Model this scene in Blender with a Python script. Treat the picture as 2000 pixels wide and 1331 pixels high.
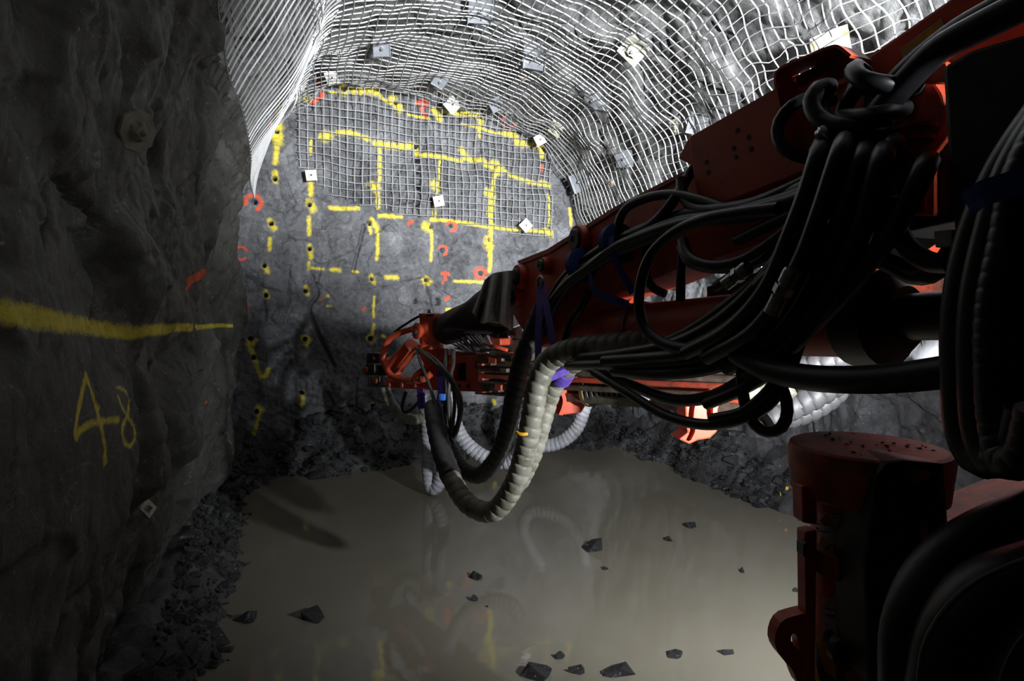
import bpy, bmesh, math, random
import numpy as np
from mathutils import Vector, Matrix
from mathutils.bvhtree import BVHTree

for _o in list(bpy.data.objects):
    bpy.data.objects.remove(_o)
SC = bpy.context.scene
COL = SC.collection
random.seed(7)
RNG = np.random.default_rng(7)

# ------------------------------------------------------------------ camera
F, CX, CY = 1150.0, 1000.0, 665.5
EYE = Vector((0.0, 0.0, 2.2))
PITCH = math.radians(3.0)
cam_data = bpy.data.cameras.new('camera')
cam_data.sensor_width = 36.0
cam_data.lens = 36.0 * F / 2000.0
cam_data.clip_start = 0.02
cam = bpy.data.objects.new('camera', cam_data)
COL.objects.link(cam)
cam.location = EYE
cam.rotation_euler = (math.pi / 2 - PITCH, 0, 0)
SC.camera = cam
FWD = Vector((0, math.cos(PITCH), -math.sin(PITCH)))
UPV = Vector((0, math.sin(PITCH), math.cos(PITCH)))
RGT = Vector((1, 0, 0))

# ------------------------------------------------------------------ world, lamps, exposure
SC.view_settings.view_transform = 'Standard'
SC.view_settings.look = 'None'
SC.view_settings.gamma = 1.0
SC.view_settings.use_curve_mapping = False
SC.view_settings.exposure = 0.0
world = bpy.data.worlds.new('dark_mine_world')
world.use_nodes = True
world.node_tree.nodes['Background'].inputs[0].default_value = (0.9, 0.95, 1.0, 1)
world.node_tree.nodes['Background'].inputs[1].default_value = 0.002
SC.world = world

def spot(name, loc, target, power, size_deg, blend, radius, color=(1, 1, 1)):
    l = bpy.data.lights.new(name, 'SPOT')
    l.energy = power
    l.spot_size = math.radians(size_deg)
    l.spot_blend = blend
    l.shadow_soft_size = radius
    l.color = color
    o = bpy.data.objects.new(name, l)
    o.location = loc
    o.rotation_euler = (Vector(target) - Vector(loc)).to_track_quat('-Z', 'Y').to_euler()
    COL.objects.link(o)
    return o

# the drilling rig's own work lamps stand right of the boom, out of frame
spot('work_lamp_high', (3.35, -0.6, 3.25), (0.35, 8.8, 4.55), 13000, 64, 0.95, 0.38, (0.95, 0.98, 1.0))
spot('work_lamp_low', (2.15, 2.3, 1.74), (0.95, 6.0, 0.35), 600, 112, 0.8, 0.06, (0.93, 0.97, 1.0))
# added fill light behind the camera, turned to the left wall
spot('cap_lamp', (0.35, -0.9, 2.5), (-2.3, 5.2, 3.7), 27, 54, 1.0, 0.12, (1.0, 0.96, 0.88))

# ------------------------------------------------------------------ pixel <-> world helpers (2000 x 1331 frame)
def ray(px, py):
    return FWD + RGT * ((px - CX) / F) + UPV * ((CY - py) / F)

def W(px, py, d):
    return EYE + ray(px, py) * d

def project(co):
    p = np.asarray(co, float) - np.array(EYE)
    d = p @ np.array(FWD)
    return CX + F * (p @ np.array(RGT)) / d, CY - F * (p @ np.array(UPV)) / d, d

TH = math.radians(22.0)
UD = Vector((math.cos(TH), math.sin(TH), 0))      # across the tunnel
VD = Vector((-math.sin(TH), math.cos(TH), 0))     # along the tunnel
def T(u, v, z):
    return Vector((u * UD.x + v * VD.x, u * UD.y + v * VD.y, z))
def uvz(p):
    return p.x * UD.x + p.y * UD.y, p.x * VD.x + p.y * VD.y, p.z

# ------------------------------------------------------------------ noise
def hash3(c, k):
    c = c.astype(np.int64)
    h = (c[..., 0] * 73856093) ^ (c[..., 1] * 19349663) ^ (c[..., 2] * 83492791) ^ (k * 2654435761)
    h = (h ^ (h >> 13)) * 1274126177
    h = h ^ (h >> 16)
    return (h & 0xFFFFFF).astype(np.float64) / float(0xFFFFFF)

def vnoise(p, seed=0):
    i = np.floor(p)
    f = p - i
    f = f * f * f * (f * (f * 6 - 15) + 10)
    r = 0
    for dx in (0, 1):
        for dy in (0, 1):
            for dz in (0, 1):
                h = hash3(i + np.array([dx, dy, dz]), seed)
                w = (f[..., 0] if dx else 1 - f[..., 0]) * (f[..., 1] if dy else 1 - f[..., 1]) * (f[..., 2] if dz else 1 - f[..., 2])
                r = r + h * w
    return r * 2 - 1

def fbm(p, octs=4, seed=0):
    a, s, r = 1.0, 1.0, 0
    for k in range(octs):
        r = r + a * vnoise(p * s + 17.3 * k, seed + k)
        a *= 0.5
        s *= 2.03
    return r

def facets(p, cell, seed=0, sharp=9.0):
    """broken-rock relief: every cell is a tilted plane, planes meet in creases; returns height (cell units), edge closeness and cell shade"""
    q = p / cell
    base = np.floor(q)
    num = np.zeros(q.shape[0]); den = np.zeros(q.shape[0])
    d1 = np.full(q.shape[0], 9.0); d2 = np.full(q.shape[0], 9.0); tone = np.zeros(q.shape[0])
    for dx in (-1, 0, 1):
        for dy in (-1, 0, 1):
            for dz in (-1, 0, 1):
                c = base + np.array([dx, dy, dz])
                s = c + 0.5 + 0.85 * (np.stack([hash3(c, seed + 1), hash3(c, seed + 2), hash3(c, seed + 3)], -1) - 0.5)
                dv = q - s
                d = (dv ** 2).sum(-1)
                n = np.stack([hash3(c, seed + 4), hash3(c, seed + 5), hash3(c, seed + 6)], -1) * 2 - 1
                h = (dv * n).sum(-1) * 0.9 + (hash3(c, seed + 7) - 0.5) * 0.8
                w = np.exp(-sharp * d)
                num += w * h
                den += w
                near = d < d1
                d2 = np.where(near, d1, np.minimum(d2, d))
                tone = np.where(near, hash3(c, seed + 8), tone)
                d1 = np.where(near, d, d1)
    return num / np.maximum(den, 1e-9), np.sqrt(d2) - np.sqrt(d1), tone

# ------------------------------------------------------------------ materials
def lin(r, g, b):
    f = lambda c: (c / 12.92 if c <= 0.04045 else ((c + 0.055) / 1.055) ** 2.4)
    return (f(r / 255), f(g / 255), f(b / 255), 1)

def mat(name, c1, c2=None, rough=0.6, metal=0.0, scale=8.0, bump=0.0, bump_scale=40.0, spec=0.5, contrast=(0.35, 0.7), rough2=None, coat=0.0):
    m = bpy.data.materials.new(name)
    m.use_nodes = True
    nt = m.node_tree
    b = nt.nodes['Principled BSDF']
    b.inputs['Base Color'].default_value = c1
    b.inputs['Roughness'].default_value = rough
    b.inputs['Metallic'].default_value = metal
    b.inputs['Specular IOR Level'].default_value = spec
    if coat:
        b.inputs['Coat Weight'].default_value = coat
        b.inputs['Coat Roughness'].default_value = 0.15
    tc = nt.nodes.new('ShaderNodeNewGeometry')
    if c2 is not None:
        n = nt.nodes.new('ShaderNodeTexNoise')
        n.inputs['Scale'].default_value = scale
        n.inputs['Detail'].default_value = 6
        n.inputs['Roughness'].default_value = 0.65
        nt.links.new(tc.outputs['Position'], n.inputs['Vector'])
        mr = nt.nodes.new('ShaderNodeMapRange')
        mr.inputs[1].default_value, mr.inputs[2].default_value = contrast
        nt.links.new(n.outputs['Fac'], mr.inputs[0])
        mx = nt.nodes.new('ShaderNodeMix')
        mx.data_type = 'RGBA'
        mx.inputs[6].default_value = c1
        mx.inputs[7].default_value = c2
        nt.links.new(mr.outputs[0], mx.inputs[0])
        nt.links.new(mx.outputs[2], b.inputs['Base Color'])
        if rough2 is not None:
            m2 = nt.nodes.new('ShaderNodeMapRange')
            m2.inputs[3].default_value, m2.inputs[4].default_value = rough, rough2
            nt.links.new(mr.outputs[0], m2.inputs[0])
            nt.links.new(m2.outputs[0], b.inputs['Roughness'])
    if bump:
        n2 = nt.nodes.new('ShaderNodeTexNoise')
        n2.inputs['Scale'].default_value = bump_scale
        n2.inputs['Detail'].default_value = 8
        n2.inputs['Roughness'].default_value = 0.7
        nt.links.new(tc.outputs['Position'], n2.inputs['Vector'])
        bp = nt.nodes.new('ShaderNodeBump')
        bp.inputs['Strength'].default_value = bump
        bp.inputs['Distance'].default_value = 0.02
        nt.links.new(n2.outputs['Fac'], bp.inputs['Height'])
        nt.links.new(bp.outputs['Normal'], b.inputs['Normal'])
    return m

def rock_mat(name, dark, mid, light, rough=(0.35, 0.75), dust=(0.4, 0.4, 0.39, 1), dust_amt=0.0):
    """grey mine rock; attributes: tone (per facet), paint_yellow, paint_orange (sprayed marks)"""
    m = bpy.data.materials.new(name)
    m.use_nodes = True
    nt = m.node_tree
    N, L = nt.nodes, nt.links
    b = N['Principled BSDF']
    geo = N.new('ShaderNodeNewGeometry')
    def noise(scale, detail=8, rough_=0.65, dist=0.0):
        n = N.new('ShaderNodeTexNoise')
        n.inputs['Scale'].default_value = scale
        n.inputs['Detail'].default_value = detail
        n.inputs['Roughness'].default_value = rough_
        n.inputs['Distortion'].default_value = dist
        L.new(geo.outputs['Position'], n.inputs['Vector'])
        return n
    def mix(fac, a, c):
        mx = N.new('ShaderNodeMix'); mx.data_type = 'RGBA'
        for s, v in ((0, fac), (6, a), (7, c)):
            if hasattr(v, 'links'): L.new(v, mx.inputs[s])
            else: mx.inputs[s].default_value = v
        return mx.outputs[2]
    def mrange(src, a, c, lo=0.0, hi=1.0):
        r = N.new('ShaderNodeMapRange')
        r.inputs[1].default_value, r.inputs[2].default_value, r.inputs[3].default_value, r.inputs[4].default_value = a, c, lo, hi
        L.new(src, r.inputs[0]); return r.outputs[0]
    def math_(op, a, c):
        q = N.new('ShaderNodeMath'); q.operation = op
        for s, v in ((0, a), (1, c)):
            if hasattr(v, 'links'): L.new(v, q.inputs[s])
            else: q.inputs[s].default_value = v
        return q.outputs[0]
    n1 = noise(2.2); n2 = noise(14, 8, 0.7, 0.6); n3 = noise(60, 4)
    at = N.new('ShaderNodeAttribute'); at.attribute_name = 'tone'
    f = math_('ADD', math_('MULTIPLY', n1.outputs['Fac'], 0.5), math_('MULTIPLY', n2.outputs['Fac'], 0.5))
    f = math_('ADD', f, math_('MULTIPLY', math_('SUBTRACT', at.outputs['Fac'], 0.5), 0.22))
    c = mix(mrange(f, 0.34, 0.52), dark, mid)
    c = mix(mrange(f, 0.55, 0.74), c, light)
    # pale quartz flecks and thin veins
    vn = N.new('ShaderNodeTexNoise'); vn.inputs['Scale'].default_value = 1.3; vn.inputs['Detail'].default_value = 5
    vn.inputs['Distortion'].default_value = 1.2
    L.new(geo.outputs['Position'], vn.inputs['Vector'])
    vein = mrange(math_('ABSOLUTE', math_('SUBTRACT', vn.outputs['Fac'], 0.5), 0.0), 0.0, 0.006, 0.5, 0.0)
    vein = math_('MULTIPLY', vein, mrange(n2.outputs['Fac'], 0.45, 0.6))
    c = mix(vein, c, (0.34, 0.35, 0.36, 1))
    fleck = mrange(noise(26, 3, 0.5).outputs['Fac'], 0.68, 0.74)
    c = mix(math_('MULTIPLY', fleck, 0.55), c, (0.36, 0.37, 0.38, 1))
    if dust_amt:
        c = mix(math_('MULTIPLY', mrange(noise(3.1).outputs['Fac'], 0.4, 0.65), dust_amt), c, dust)
    brk = mrange(math_('ADD', math_('MULTIPLY', noise(17, 7, 0.75).outputs['Fac'], 0.75), math_('MULTIPLY', n3.outputs['Fac'], 0.25)), 0.30, 0.66, 0.62, -0.12)
    for an, pc in (('paint_yellow', lin(232, 212, 62)), ('paint_orange', lin(235, 86, 42))):
        a2 = N.new('ShaderNodeAttribute'); a2.attribute_name = an
        pf = mrange(math_('SUBTRACT', a2.outputs['Fac'], brk), 0.12, 0.72)
        c = mix(math_('MULTIPLY', pf, 0.88), c, pc)
    L.new(c, b.inputs['Base Color'])
    L.new(mrange(n2.outputs['Fac'], 0.35, 0.62, rough[0], rough[1]), b.inputs['Roughness'])
    b.inputs['Specular IOR Level'].default_value = 0.5
    bn = noise(9, 10, 0.72, 0.4)
    bp = N.new('ShaderNodeBump'); bp.inputs['Strength'].default_value = 0.75; bp.inputs['Distance'].default_value = 0.05
    L.new(bn.outputs['Fac'], bp.inputs['Height'])
    bp2 = N.new('ShaderNodeBump'); bp2.inputs['Strength'].default_value = 0.5; bp2.inputs['Distance'].default_value = 0.012
    L.new(noise(55, 6, 0.7).outputs['Fac'], bp2.inputs['Height']); L.new(bp.outputs['Normal'], bp2.inputs['Normal'])
    L.new(bp2.outputs['Normal'], b.inputs['Normal'])
    return m

M = {}
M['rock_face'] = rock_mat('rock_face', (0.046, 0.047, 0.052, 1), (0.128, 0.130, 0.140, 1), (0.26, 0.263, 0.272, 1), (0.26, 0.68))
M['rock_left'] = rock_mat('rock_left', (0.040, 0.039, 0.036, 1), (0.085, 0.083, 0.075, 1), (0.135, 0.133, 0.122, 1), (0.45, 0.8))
M['rock_roof'] = rock_mat('rock_roof', (0.024, 0.024, 0.026, 1), (0.10, 0.10, 0.104, 1), (0.30, 0.30, 0.30, 1), dust_amt=0.5)
M['rock_floor'] = rock_mat('rock_floor', (0.018, 0.018, 0.02, 1), (0.05, 0.05, 0.053, 1), (0.11, 0.11, 0.112, 1), (0.25, 0.6))
M['stone'] = rock_mat('stone', (0.014, 0.014, 0.015, 1), (0.036, 0.037, 0.040, 1), (0.095, 0.095, 0.10, 1), (0.25, 0.6))
M['rock_wet'] = rock_mat('wet_rock', (0.008, 0.008, 0.009, 1), (0.020, 0.021, 0.023, 1), (0.06, 0.06, 0.062, 1), (0.22, 0.5))
M['wire'] = mat('galvanised_wire', (0.44, 0.44, 0.44, 1), (0.26, 0.26, 0.26, 1), rough=0.55, metal=0.25, scale=5)
M['plate'] = mat('galvanised_plate', (0.42, 0.44, 0.48, 1), (0.30, 0.32, 0.36, 1), rough=0.25, metal=0.45, scale=9, bump=0.1)
M['plate_white'] = mat('pale_plate', (0.78, 0.77, 0.72, 1), (0.6, 0.59, 0.54, 1), rough=0.6, metal=0.0, scale=12)
M['plate_mud'] = mat('mud_caked_plate', lin(132, 130, 115), lin(95, 94, 84), rough=0.75, scale=10, bump=0.4, bump_scale=30)
M['plate_cream'] = mat('cement_dusted_plate', lin(205, 203, 185), lin(150, 148, 135), rough=0.75, scale=14, bump=0.5, bump_scale=25)
M['plate_yellow'] = mat('yellow_sprayed_steel', lin(225, 215, 90), lin(205, 205, 195), rough=0.5, scale=16)
M['bolt'] = mat('bolt_steel', (0.55, 0.55, 0.56, 1), (0.3, 0.3, 0.3, 1), rough=0.35, metal=0.8, scale=30)
M['red_cap'] = mat('red_washer', lin(165, 80, 75), lin(140, 120, 115), rough=0.6, scale=30)
M['red'] = mat('red_machine_paint', lin(208, 84, 54), lin(166, 64, 42), rough=0.38, scale=4, spec=0.5, contrast=(0.45, 0.75), bump=0.05, bump_scale=60, rough2=0.6)
M['red_dirty'] = mat('grimy_red_paint', lin(194, 82, 56), lin(78, 60, 50), rough=0.5, scale=7, contrast=(0.42, 0.68), bump=0.12, bump_scale=50)
M['grime'] = mat('oily_grey_steel', lin(120, 112, 100), lin(62, 55, 49), rough=0.5, metal=0.3, scale=12, bump=0.15)
M['black_steel'] = mat('blackened_steel', (0.022, 0.021, 0.021, 1), (0.05, 0.045, 0.04, 1), rough=0.45, metal=0.2, scale=10, bump=0.1)
M['chrome'] = mat('bright_fitting_steel', (0.45, 0.45, 0.46, 1), (0.25, 0.25, 0.25, 1), rough=0.28, metal=0.9, scale=30)
M['rubber'] = mat('black_hose_rubber', (0.010, 0.010, 0.012, 1), (0.021, 0.021, 0.024, 1), rough=0.42, scale=8, bump=0.05, bump_scale=120)
M['rubber_grey'] = mat('dusty_hose_rubber', (0.055, 0.053, 0.05, 1), (0.09, 0.087, 0.08, 1), rough=0.5, scale=9, bump=0.05, bump_scale=120)
M['spiral_grey'] = mat('dirty_grey_spiral_wrap', lin(140, 138, 126), lin(88, 84, 68), rough=0.5, scale=9, contrast=(0.42, 0.68))
M['spiral_white'] = mat('white_spiral_wrap', lin(178, 178, 186), lin(140, 140, 146), rough=0.5, scale=9)
M['spiral_pale'] = mat('pale_grey_spiral_wrap', lin(74, 74, 77), lin(56, 55, 54), rough=0.55, scale=9)  # white wrap darkened in its colour to offset the strong lamp light
M['spiral_black'] = mat('black_spiral_wrap', lin(40, 39, 40), lin(58, 55, 52), rough=0.5, scale=12)
M['yellow_tape'] = mat('yellow_tape', lin(225, 165, 20), rough=0.5)
M['blue_strap'] = mat('blue_webbing', lin(30, 62, 140), lin(22, 45, 105), rough=0.8, scale=40)
M['blue_clip'] = mat('bright_blue_plastic', lin(60, 120, 215), rough=0.4)
M['purple'] = mat('purple_webbing', lin(92, 66, 165), lin(66, 44, 125), rough=0.8, scale=30)
M['cloth'] = mat('grey_oilcloth', lin(196, 192, 192), lin(150, 145, 143), rough=0.7, scale=9, bump=0.2, bump_scale=25)
M['cloth_dark'] = mat('dark_rubber_sheet', lin(36, 30, 30), lin(48, 38, 36), rough=0.7, scale=9)
M['bristle'] = mat('grey_bristle', lin(120, 115, 113), lin(80, 75, 74), rough=0.8, scale=20)
M['tan'] = mat('tan_bushing', lin(120, 98, 55), lin(80, 66, 42), rough=0.7, scale=15)
M['sticker'] = mat('scuffed_white_sticker', lin(190, 190, 184), lin(120, 110, 105), rough=0.6, scale=22, contrast=(0.5, 0.8))
M['sticker_yellow'] = mat('hazard_yellow', lin(220, 170, 20), lin(170, 130, 25), rough=0.5, scale=30)
M['ink'] = mat('black_ink', (0.01, 0.01, 0.01, 1), rough=0.6)  # print, and the dark put into holes and the window
M['ink_blue'] = mat('blue_ink', lin(30, 50, 130), rough=0.6)

# ------------------------------------------------------------------ mesh collecting and object helpers
class MB:
    def __init__(s):
        s.v, s.f, s.smooth = [], [], []
    def add(s, vs, fs, smooth=False):
        o = len(s.v)
        s.v.extend([tuple(p) for p in vs])
        s.f.extend([tuple(i + o for i in f) for f in fs])
        s.smooth.extend([smooth] * len(fs))
        return s

def box(mb, c, ax, ay, az):
    """box about c with half-axis vectors"""
    c = Vector(c)
    vs = [c + ax * i + ay * j + az * k for i in (-1, 1) for j in (-1, 1) for k in (-1, 1)]
    return mb.add(vs, [(0, 1, 3, 2), (4, 6, 7, 5), (0, 4, 5, 1), (2, 3, 7, 6), (0, 2, 6, 4), (1, 5, 7, 3)])

def smooth_path(pts, step):
    P = [Vector(p) for p in pts]
    if len(P) == 2:
        n = max(2, int((P[1] - P[0]).length / step))
        return [P[0].lerp(P[1], i / n) for i in range(n + 1)]
    Q = [P[0] * 2 - P[1]] + P + [P[-1] * 2 - P[-2]]
    out = []
    for i in range(1, len(Q) - 2):
        p0, p1, p2, p3 = Q[i - 1], Q[i], Q[i + 1], Q[i + 2]
        t0 = 0.0
        t1 = t0 + max(1e-4, (p1 - p0).length) ** 0.5
        t2 = t1 + max(1e-4, (p2 - p1).length) ** 0.5
        t3 = t2 + max(1e-4, (p3 - p2).length) ** 0.5
        n = max(2, int((p2 - p1).length / step * 1.15))
        for k in range(n):
            t = t1 + (t2 - t1) * k / n
            a1 = p0 * ((t1 - t) / (t1 - t0)) + p1 * ((t - t0) / (t1 - t0))
            a2 = p1 * ((t2 - t) / (t2 - t1)) + p2 * ((t - t1) / (t2 - t1))
            a3 = p2 * ((t3 - t) / (t3 - t2)) + p3 * ((t - t2) / (t3 - t2))
            b1 = a1 * ((t2 - t) / (t2 - t0)) + a2 * ((t - t0) / (t2 - t0))
            b2 = a2 * ((t3 - t) / (t3 - t1)) + a3 * ((t - t1) / (t3 - t1))
            out.append(b1 * ((t2 - t) / (t2 - t1)) + b2 * ((t - t1) / (t2 - t1)))
    out.append(P[-1])
    return out

def even(path, step):
    P = np.array([tuple(p) for p in path]); s = np.concatenate([[0], np.cumsum(np.linalg.norm(P[1:] - P[:-1], axis=1))])
    t = np.linspace(0, s[-1], max(3, int(s[-1] / step)))
    return [Vector((np.interp(x, s, P[:, 0]), np.interp(x, s, P[:, 1]), np.interp(x, s, P[:, 2]))) for x in t]

def tube(mb, path, rad, sides=10, smooth=True, cap=True, rfun=None, jit=None):
    """tube along a dense path; rfun(arc length, angle) scales the radius"""
    n = len(path)
    tang = [(path[min(i + 1, n - 1)] - path[max(i - 1, 0)]).normalized() for i in range(n)]
    a = Vector((0, 0, 1)) if abs(tang[0].z) < 0.9 else Vector((1, 0, 0))
    nx = tang[0].cross(a).normalized()
    vs, fs, s = [], [], 0.0
    for i in range(n):
        if i:
            s += (path[i] - path[i - 1]).length
            q = tang[i - 1].rotation_difference(tang[i])
            nx = (q @ nx)
            nx = (nx - tang[i] * nx.dot(tang[i])).normalized()
        ny = tang[i].cross(nx)
        r0 = rad if not hasattr(rad, '__len__') else rad[0] + (rad[1] - rad[0]) * i / max(1, n - 1)
        for k in range(sides):
            th = 2 * math.pi * k / sides
            r = r0 * (rfun(s, th) if rfun else 1.0)
            vs.append(path[i] + nx * (math.cos(th) * r) + ny * (math.sin(th) * r))
    for i in range(n - 1):
        for k in range(sides):
            k2 = (k + 1) % sides
            fs.append((i * sides + k, i * sides + k2, (i + 1) * sides + k2, (i + 1) * sides + k))
    mb.add(vs, fs, smooth)
    if cap:
        mb.add(vs[:sides], [tuple(reversed(range(sides)))])
        mb.add(vs[-sides:], [tuple(range(sides))])
    return mb

def lathe(mb, origin, axis, prof, sides=24, smooth=True, ref=None):
    """profile list of (distance along axis, radius)"""
    axis = Vector(axis).normalized()
    a = Vector((0, 0, 1)) if abs(axis.z) < 0.9 else Vector((1, 0, 0))
    nx = axis.cross(a).normalized(); ny = axis.cross(nx)
    o = Vector(origin)
    rings = []
    for (h, r) in prof:
        rings.append([o + axis * h + nx * (math.cos(2 * math.pi * k / sides) * r) + ny * (math.sin(2 * math.pi * k / sides) * r) for k in range(sides)])
    for i in range(len(prof) - 1):
        vs = rings[i] + rings[i + 1]
        mb.add(vs, [(k, (k + 1) % sides, sides + (k + 1) % sides, sides + k) for k in range(sides)], smooth)
    mb.add(rings[0], [tuple(reversed(range(sides)))])
    mb.add(rings[-1], [tuple(range(sides))])
    return mb

def prism(mb, pts, ext):
    """closed outline pts extruded by vector ext"""
    n = len(pts)
    a = [Vector(p) for p in pts]; b = [p + Vector(ext) for p in a]
    mb.add(a + b, [tuple(range(n))[::-1], tuple(range(n, 2 * n))] + [(i, (i + 1) % n, n + (i + 1) % n, n + i) for i in range(n)])
    return mb

def strip(mb, pts, ext, thick):
    """bent sheet: open polyline pts swept by ext, with thickness"""
    P = [Vector(p) for p in pts]; E = Vector(ext); n = len(P)
    off = []
    for i in range(n):
        t = (P[min(i + 1, n - 1)] - P[max(i - 1, 0)]).normalized()
        off.append(t.cross(E).normalized() * thick)
    vs = []
    for i in range(n):
        vs += [P[i], P[i] + E, P[i] + off[i] + E, P[i] + off[i]]
    fs = [(3, 2, 1, 0), tuple(4 * (n - 1) + k for k in range(4))]
    for i in range(n - 1):
        for k in range(4):
            fs.append((4 * i + k, 4 * i + (k + 1) % 4, 4 * (i + 1) + (k + 1) % 4, 4 * (i + 1) + k))
    return mb.add(vs, fs)

def make_mesh(name, mb, material, origin=Vector((0, 0, 0)), bevel=0.0):
    me = bpy.data.meshes.new(name)
    o = np.array(origin)
    me.from_pydata([tuple(np.array(v) - o) for v in mb.v], [], mb.f)
    me.polygons.foreach_set('use_smooth', mb.smooth)
    bm = bmesh.new(); bm.from_mesh(me)
    bmesh.ops.remove_doubles(bm, verts=bm.verts, dist=1e-5)
    bmesh.ops.recalc_face_normals(bm, faces=bm.faces)
    if bevel:
        es = [e for e in bm.edges if len(e.link_faces) == 2 and e.calc_face_angle(0) > 0.6]
        bmesh.ops.bevel(bm, geom=es, offset=bevel, segments=2, profile=0.6, affect='EDGES', clamp_overlap=True)
    for e in bm.edges:
        if len(e.link_faces) == 2 and e.calc_face_angle(0) > 0.7: e.smooth = False
    bm.to_mesh(me); bm.free()
    me.materials.append(material)
    return me

def tag(o, label=None, cat=None, group=None, kind=None):
    for k, v in (('label', label), ('category', cat), ('group', group), ('kind', kind)):
        if v: o[k] = v
    return o

def root(name, loc, label, cat, group=None):
    o = bpy.data.objects.new(name, None)
    o.empty_display_size = 0.05
    o.location = loc
    COL.objects.link(o)
    return tag(o, label, cat, group)

def wloc(o):
    p = Vector(o.location)
    while o.parent:
        o = o.parent; p = p + Vector(o.location)
    return p

def part(name, mb, material, parent=None, bevel=0.0, label=None, kind=None, origin=None):
    """mb is in world coordinates; the object keeps its origin at its own centre"""
    arr = np.array([tuple(v) for v in mb.v])
    c = Vector((arr.min(0) + arr.max(0)) / 2) if origin is None else Vector(origin)
    me = make_mesh(name, mb, material, c, bevel)
    o = bpy.data.objects.new(name, me)
    if parent is not None:
        o.parent = parent
        o.location = c - wloc(parent)
    else:
        o.location = c
    COL.objects.link(o)
    return tag(o, label=label, kind=kind)

def thing(name, mb, material, label, cat, group=None, bevel=0.0):
    return tag(part(name, mb, material, None, bevel), label, cat, group)
# ------------------------------------------------------------------ tunnel shell
VF = 8.9
NEAR = [(-1.10, -.5), (-.92, .15), (-.68, 1.0), (-.60, 2.2), (-.54, 3.2), (-.36, 3.9), (0.02, 4.6), (.5, 5.1), (1.2, 5.42), (2.2, 5.5), (3.1, 5.3), (3.9, 4.85), (4.5, 4.15), (5.0, 3.1), (5.35, 2.0), (5.55, 1.0), (5.75, -.5)]
FAR = [(-.62, -.5), (-.55, .2), (-.48, 1.2), (-.42, 2.4), (-.32, 3.4), (-.22, 4.0), (.05, 4.7), (.45, 5.22), (1.3, 5.44), (2.4, 5.40), (3.3, 5.22), (4.0, 4.92), (4.5, 4.4), (4.85, 3.6), (5.1, 2.4), (5.3, 1.0), (5.5, -.5)]
def dense(ctrl, n=400):
    p = np.array([tuple(q)[:2] for q in smooth_path([(a, b, 0) for a, b in ctrl], 0.03)])
    s = np.concatenate([[0], np.cumsum(np.hypot(*(p[1:] - p[:-1]).T))])
    t = np.linspace(0, s[-1], n)
    return np.stack([np.interp(t, s, p[:, 0]), np.interp(t, s, p[:, 1])], -1), s[-1]
NT = 400
DN, LN = dense(NEAR, NT); DF, LF = dense(FAR, NT)
def profile(t, v):
    """t in 0..1 from left floor over the crown to right floor; arrays -> (u, z), normal (into the tunnel)"""
    w = np.clip((v - 3.0) / (VF - 3.0), 0, 1); w = w * w * (3 - 2 * w)
    x = np.clip(t, 0, 1) * (NT - 1)
    i = np.clip(x.astype(int), 0, NT - 2); f = x - i
    def at(D, k): return D[k]
    A = DN[i] * (1 - f)[:, None] + DN[i + 1] * f[:, None]
    B = DF[i] * (1 - f)[:, None] + DF[i + 1] * f[:, None]
    P = A * (1 - w)[:, None] + B * w[:, None]
    j0 = np.clip(i - 3, 0, NT - 1); j1 = np.clip(i + 4, 0, NT - 1)
    tg = (DN[j1] - DN[j0]) * (1 - w)[:, None] + (DF[j1] - DF[j0]) * w[:, None]
    tg /= np.linalg.norm(tg, axis=1)[:, None]
    # left shoulder sags in ahead of the face, then steps back
    bump = 0.20 * np.exp(-((v - 6.0) / 1.5) ** 2) * np.exp(-((P[:, 1] - 4.55) / 0.55) ** 2) * (P[:, 0] < 1.6)
    nrm = np.stack([tg[:, 1], -tg[:, 0]], -1)
    return P + nrm * bump[:, None], nrm
LEN = 0.5 * (LN + LF)
Uv, Vv = np.array(UD), np.array(VD)
def to_world(uu, vv, zz):
    return uu[:, None] * Uv + vv[:, None] * Vv + np.stack([0 * zz, 0 * zz, zz], -1)

def rock_height(P, amp, seed=3, out=0.5):
    h1, e1, t1 = facets(P * np.array([1, 1, 1.0]), 0.62, seed)
    h2, e2, t2 = facets(P, 0.21, seed + 40)
    h3, e3, t3 = facets(P, 0.085, seed + 60)
    h = 0.62 * 0.26 * h1 + 0.21 * 0.26 * h2 + 0.085 * 0.22 * h3 + 0.07 * fbm(P * 0.9, 4, seed + 80)
    crack = -0.060 * np.clip(1 - e1 / 0.06, 0, 1) * (vnoise(P * 1.3, seed + 5) > 0.05) - 0.012 * np.clip(1 - e2 / 0.10, 0, 1)
    return amp * (h + crack) - amp * 0.08 * out, 0.55 * t1 + 0.45 * t2

def grid_object(name, co, nu, nv, material, attrs, wrap=False):
    me = bpy.data.meshes.new(name)
    idx = np.arange(nu * nv).reshape(nu, nv)
    q = np.stack([idx[:-1, :-1], idx[1:, :-1], idx[1:, 1:], idx[:-1, 1:]], -1).reshape(-1, 4)
    me.vertices.add(len(co)); me.vertices.foreach_set('co', co.ravel())
    me.loops.add(q.size); me.loops.foreach_set('vertex_index', q.ravel())
    me.polygons.add(len(q)); me.polygons.foreach_set('loop_start', np.arange(0, q.size, 4)); me.polygons.foreach_set('loop_total', np.full(len(q), 4))
    me.update(calc_edges=True)
    me.polygons.foreach_set('use_smooth', np.ones(len(q), bool))
    for k, a in attrs.items():
        at = me.attributes.new(k, 'FLOAT', 'POINT'); at.data.foreach_set('value', a.astype(np.float32))
    me.materials.append(material)
    o = bpy.data.objects.new(name, me)
    COL.objects.link(o)
    tag(o, kind='structure')
    o['_q'] = 0; del o['_q']
    return o, BVHTree.FromPolygons([Vector(c) for c in co], q.tolist())

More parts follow.
